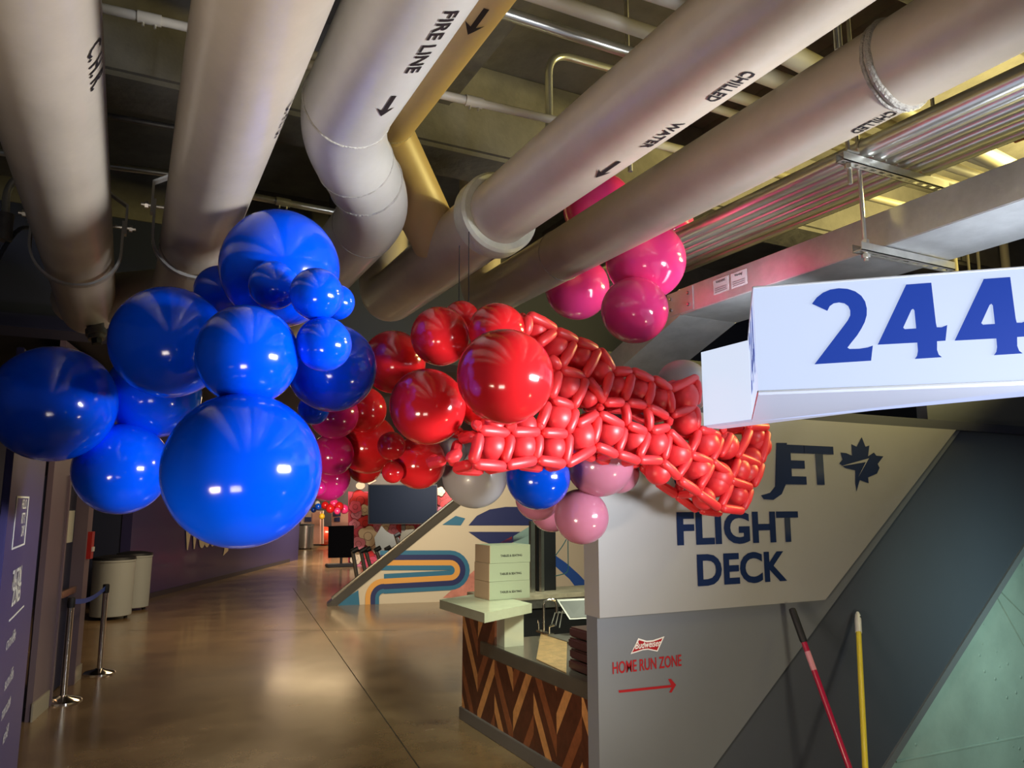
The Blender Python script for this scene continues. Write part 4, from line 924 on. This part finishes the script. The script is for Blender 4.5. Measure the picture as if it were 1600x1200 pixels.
BL = [
 (438,420,91,3.06,BLUEB,'big bright blue balloon highest in the blue cluster, against the pipes'),
 (428,446,38,2.79,BLUEB,'small blue balloon in front of the highest big one, left of two other small ones'),
 (495,460,41,2.62,BLUEB,'small glossy blue balloon overlapping the right side of the highest big one'),
 (526,472,28,2.75,BLUEB,'smallest blue balloon peeking out right of another small one'),
 (506,538,43,2.60,BLUEB,'small blue balloon in front of the medium one at the right edge of the cluster'),
 (519,575,69,2.95,BLUEB,'medium bright blue balloon at the right edge of the blue cluster'),
 (387,556,78,2.55,BLUEB,'medium blue balloon at the centre of the cluster, directly above the largest'),
 (265,535,87,2.85,BLUEB,'big blue balloon left of the cluster centre, just right of the pipe end cap'),
 (380,735,120,2.45,BLUEB,'largest bright blue balloon, lowest in the cluster'),
 (84,631,90,2.96,BLUEB,'big dark blue balloon cut by the left edge of the picture'),
 (240,615,70,3.32,BLUEB,'dark blue balloon in shadow behind the left ones'),
 (190,733,70,3.17,BLUEB,'dark blue balloon lowest at the left, above the navy door'),
 (490,640,24,3.15,BLUEB,'small blue balloon peeking under the medium one at the right of the cluster'),
 (345,455,40,3.35,BLUEB,'shadowed blue balloon glimpsed between the two highest big ones'),
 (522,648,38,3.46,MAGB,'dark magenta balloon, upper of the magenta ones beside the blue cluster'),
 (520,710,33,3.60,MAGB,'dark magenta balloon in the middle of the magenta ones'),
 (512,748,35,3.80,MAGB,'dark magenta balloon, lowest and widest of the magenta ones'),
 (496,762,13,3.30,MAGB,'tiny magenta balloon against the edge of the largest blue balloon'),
 (616,566,49,3.40,REDB,'dim red balloon farthest left in the upper red group'),
 (688,526,46,3.20,REDB,'red balloon touching the underside of the collared pipe end'),
 (778,519,45,3.10,REDB,'red balloon at the top, just above the largest red balloon'),
 (790,589,75,2.65,REDB,'largest bright red balloon in front of the woven balloons'),
 (669,636,59,2.96,REDB,'deep red balloon lower left of the largest red one'),
 (568,640,36,3.64,REDB,'dark red balloon in shadow right of the magenta ones'),
 (575,694,46,3.80,REDB,'dark red balloon low in shadow, left of the two small red ones'),
 (612,697,22,3.40,REDB,'small dark red balloon, upper of the two small ones'),
 (614,738,17,3.50,REDB,'small dark red balloon, lower of the two small ones'),
 (655,722,42,3.64,REDB,'dark red balloon lowest above the black screen'),
 (570,728,27,4.00,REDB,'dark red balloon at the bottom above the cream oval cut-out'),
 (722,498,28,3.50,REDB,'red balloon glimpsed behind, between the two topmost red ones'),
 (755,622,47,3.09,REDB,'red balloon hidden behind the largest red one, its lower left edge showing'),
 (700,690,30,3.98,REDB,'dark red balloon in shadow behind the end of the woven balloons'),
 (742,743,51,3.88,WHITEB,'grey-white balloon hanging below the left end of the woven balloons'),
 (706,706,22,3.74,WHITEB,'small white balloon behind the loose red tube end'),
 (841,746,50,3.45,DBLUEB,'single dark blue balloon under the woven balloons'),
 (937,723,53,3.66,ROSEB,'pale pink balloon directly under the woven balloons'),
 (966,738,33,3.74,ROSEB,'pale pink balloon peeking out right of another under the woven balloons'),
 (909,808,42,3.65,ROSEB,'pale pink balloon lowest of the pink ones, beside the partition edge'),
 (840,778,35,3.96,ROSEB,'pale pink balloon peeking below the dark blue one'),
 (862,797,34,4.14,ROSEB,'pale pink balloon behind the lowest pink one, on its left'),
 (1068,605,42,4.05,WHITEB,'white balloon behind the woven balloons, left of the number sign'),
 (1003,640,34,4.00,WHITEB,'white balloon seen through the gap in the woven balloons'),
 (935,325,55,5.20,PINKB,'hot pink balloon seen between the two right hand pipes'),
 (1010,408,61,4.40,PINKB,'largest hot pink balloon, touching the conduits'),
 (992,485,52,4.20,PINKB,'lowest hot pink balloon, left of the duct'),
 (902,450,50,5.05,PINKB,'hot pink balloon leftmost below the pipe, right of the pipe ends'),
 (1045,350,38,5.30,PINKB,'hot pink balloon peeking out at the right behind the largest pink one'),
]
for px, py, r, d, m, lb in BL:
    kn = (random.uniform(-.3, .3), .8, .5+random.uniform(-.2, .3))
    balloon(px, py, r, d, m, lb, kn)
# far balloon clusters
far_b = [(497, 792, 5, 28, DBLUEB, 'tiny distant blue balloon left of the red cluster'), (496, 787, 4, 28.3, WHITEB, 'tiny distant white balloon on the blue one'), (503, 807, 4.5, 29, mat('yellow_latex', (.8, .5, .03), .3), 'tiny distant yellow balloon under the red cluster'),
 (508, 790, 6, 29.5, REDB, 'distant red balloon, first of the far cluster'), (516, 795, 7, 29.2, REDB, 'distant red balloon low in the far cluster'), (522, 787, 7, 29.6, PINKB, 'distant pink balloon in the far cluster'), (530, 792, 7, 29.3, REDB, 'distant red balloon right of centre in the far cluster'), (538, 796, 7, 29.6, PINKB, 'distant pink balloon at the right of the far cluster'), (490, 797, 4, 28.5, DBLUEB, 'tiny distant blue balloon at the far left of the cluster'), (527, 799, 5, 29, PINKB, 'small distant pink balloon under the far cluster')]
for a in far_b: balloon(a[0], a[1], a[2], a[3], a[4], a[5])
balloon(507, 837, 14, 34.5, mat('orange_red_ball', (.55, .05, .02), .3, coat=.3), 'large orange red ball standing by the black sign board', (0, .2, -1), 'ball', name='display_ball')
# balloon strings
for k, (x, y0, y1) in enumerate([(717, 462, 486), (732, 440, 500)]):
    a, b = dp(x, y0, 3.62), dp(x, y1, 3.62); tag(obj('balloon_string', TB([a+Vector((0, 0, .25)), b], .0025, 6), BLACK), ['left black string holding the red balloons under the pipes', 'right black string holding the red balloons under the pipes'][k], 'string')

# ------------------------------------------------------------------ woven balloon strip
SY = 3.06; BACK = .13
def T1(*s): return [((800+a/3.636, 440+b/3.636), (800+c/3.636, 440+d/3.636)) for a, b, c, d in s]
def T2(*s): return [((640+a/5, 660+b/5), (640+c/5, 660+d/5)) for a, b, c, d in s]
def T3(*s): return [((900+a/2.307, 640+b/2.307), (900+c/2.307, 640+d/2.307)) for a, b, c, d in s]
tubes = T1((95,190,245,270),(240,285,150,355),(250,280,365,335),(352,350,278,480),(367,335,480,385),(490,390,413,535),(497,385,572,505),(90,200,80,300),
 (428,550,525,685),(560,520,515,655),(575,510,672,510),(680,530,640,668),(682,507,795,562),(795,575,768,700),(803,550,898,612),(890,622,905,740),(900,612,1050,545),(1050,560,1050,695),
 (910,758,1040,712),(528,686,628,686),(655,685,755,703),(775,712,880,768),(275,500,408,540),(420,555,348,712),(232,670,345,712),(265,515,225,655),(205,690,150,838),(362,728,318,855),
 (370,812,482,752),(488,770,462,915),(500,700,498,735),(500,752,627,820),(638,835,600,965),(480,935,592,985),(600,978,717,1020),(770,862,722,992),(640,690,655,820),(662,815,757,855),
 (768,712,782,845),(795,845,885,828),(892,860,862,1008),(893,850,1002,968),(722,1012,845,1016),(855,1025,945,1115),(945,1125,1052,1190),(1045,715,1048,830),(1065,838,1175,875),
 (1060,850,1012,970),(1188,890,1130,1022),(1015,982,1130,1028),(1010,990,940,1105),(1135,1040,1062,1165),(1145,1030,1235,1110),(215,430,268,490),(880,770,895,815),(1190,835,1205,860))
tubes += T2((480,80,0+520,0+60)[:4] if False else (545,60,768,85),(545,95,495,310),(795,75,1005,75),(790,105,740,305),(1010,100,985,290),(1040,80,1220,90),(1245,95,1215,320),(505,325,740,345),(755,335,980,295),(1005,295,1205,325),(1225,325,1440,200),(300,290,390,235),(500,0,545,45),(760,40,820,20),(1000,40,1030,0))
tubes += T3((575,90,545,165) if False else (628,75,580,168),(580,165,665,200),(555,255,630,280),(585,180,555,250),(670,195,640,275),(560,260,520,350),(525,355,600,365),(630,285,600,360),(690,80,668,190),(560,90,520,165),(620,60,690,62),(440,300,515,355),(375,255,440,300),(485,200,440,290),(490,185,560,245))
balls = [(800+a/3.636, 440+b/3.636, r) for a, b, r in [(130,270,14),(245,375,15),(378,430,15),(490,510,15),(580,595,13),(710,620,14),(830,665,14),(965,655,18),(305,600,17),(250,775,18),(385,880,18),(545,850,17),(690,900,16),(810,920,15),(925,975,17),(1090,920,16),(1040,1060,17),(1160,1110,17),(830,1080,14),(430,660,11),(985,790,16)]]
balls += [(640+a/5, 660+b/5, r) for a, b, r in [(630,190,18),(868,190,17),(1105,200,16),(650,30,14),(900,35,14)]]
balls += [(900+a/2.307, 640+b/2.307, r) for a, b, r in [(575,215,15),(535,130,15),(610,225,14),(570,305,14),(500,265,15),(655,130,14),(640,95,12),(630,180,13),(460,320,12)]]
_a, _b = on(735, 640, 1, 2.60), on(1150, 640, 1, 3.05); _d = (_b-_a); _d.z = 0; _d.normalize(); WNRM = Vector((_d.y, -_d.x, 0))
def wp(px, py, back=0): return onplane(px, py, _a-WNRM*back, WNRM)
ws = thing('woven_balloon_strip', wp(950, 640), 'long bow shaped lattice woven from red tube balloons around small round ones', 'balloon sculpture')
def capsule(a, b, r, n=12):
    d = (b-a); L = d.length; u = d.normalized(); pts = []; rr = []
    r = min(r, L*.45)
    for k in range(5): t = k/4*PI/2; pts.append(a+u*(r*(1-math.cos(t)))); rr.append(max(.002, r*math.sin(t)*(.93 if k < 4 else .97)))
    pts.append((a+b)/2); rr.append(r)
    for k in range(4, -1, -1): t = k/4*PI/2; pts.append(b-u*(r*(1-math.cos(t)))); rr.append(max(.002, r*math.sin(t)*(.93 if k < 4 else .97)))
    return pts, rr
i = 0
for (a, b) in tubes:
    ya = -.012 if i % 2 else 0; i += 1
    p, q = wp(*a, ya), wp(*b, ya)
    if (p-q).length < .012: continue
    u2 = (q-p).normalized()*.006
    pts, rr = capsule(p-u2, q+u2, .0235)
    mid = len(pts)//2; pts[mid] = pts[mid]-Vector((0, .006, 0))
    obj('tube_balloon', TB(pts, rr, 14), TUBER, ws, True)
for (x, y, r) in balls:
    c = wp(x, y, .045); rr = r*1.5*(c-CAM).dot(FW)/F
    obj('infill_balloon', lathe(bmesh.new(), [(rr*math.sin(PI*k/14)+.0004, -rr*math.cos(PI*k/14)) for k in range(15)], 24, Matrix.Translation(c)), TUBER, ws, True)
# rear lattice, too tangled to tell apart
bm = bmesh.new()
for (a, b) in tubes[::1]:
    p, q = wp(*a)-WNRM*BACK-Vector((0, 0, .012)), wp(*b)-WNRM*BACK-Vector((0, 0, .012))
    if (p-q).length < .03: continue
    pts, rr = capsule(p, q, .0235); tube(bm, pts, rr, 8)
for j, (a, b) in enumerate(tubes):
    if (Vector((a[0]-b[0], a[1]-b[1]))).length < 15 or j % 3 == 2: continue
    p = wp(*a); pts, rr = capsule(p-WNRM*.02, p-WNRM*(BACK-.01)-Vector((0, 0, .012)), .022); tube(bm, pts, rr, 8)
o = obj('rear_lattice', bm, TUBER, ws, True); o['kind'] = 'stuff'

# ------------------------------------------------------------------ groups of repeats
GROUPS = {'belt_stanchion': 'belt stanchions', 'litter_bin': 'litter bins', 'water_pipe': 'big overhead pipes', 'chilled_water_pipe': 'big overhead pipes', 'fire_line_pipe': 'big overhead pipes', 'branch_pipe': 'big overhead pipes',
 'clevis_hanger': 'clevis hangers', 'conduit_pipe': 'thin conduits crossing overhead', 'cross_pipe': 'cream pipes crossing the right bay', 'rack_conduit': 'conduits on the rack', 'riser_pipe': 'risers behind the sign',
 'cardboard_box': 'cartons stacked on the bar ledge', 'mop_handle': 'mop handles', 'queue_post': 'slanted posts behind the rail', 'warning_label': 'labels on the duct', 'wall_word': 'partition lettering', 'balloon_string': 'balloon strings',
 'loose_cable': 'cables by the faucet', 'threaded_rod': 'suspension rods', 'display_board': 'far display boards', 'poster': 'far posters', 'sprinkler_pipe': 'pipes at the top edge'}
BG = {'blue_latex': 'blue balloons', 'royal_latex': 'dark blue balloons', 'red_latex': 'red balloons', 'hot_pink_latex': 'hot pink balloons', 'magenta_latex': 'magenta balloons', 'shaded_pink_latex': 'pale pink balloons', 'shaded_white_latex': 'white balloons'}
for o in bpy.data.objects:
    if o.parent or 'category' not in o: continue
    k = o.name.split('.')[0]
    if k in GROUPS: o['group'] = GROUPS[k]
    elif k == 'round_balloon': 
        g_ = BG.get(o.data.materials[0].name)
        if g_: o['group'] = g_
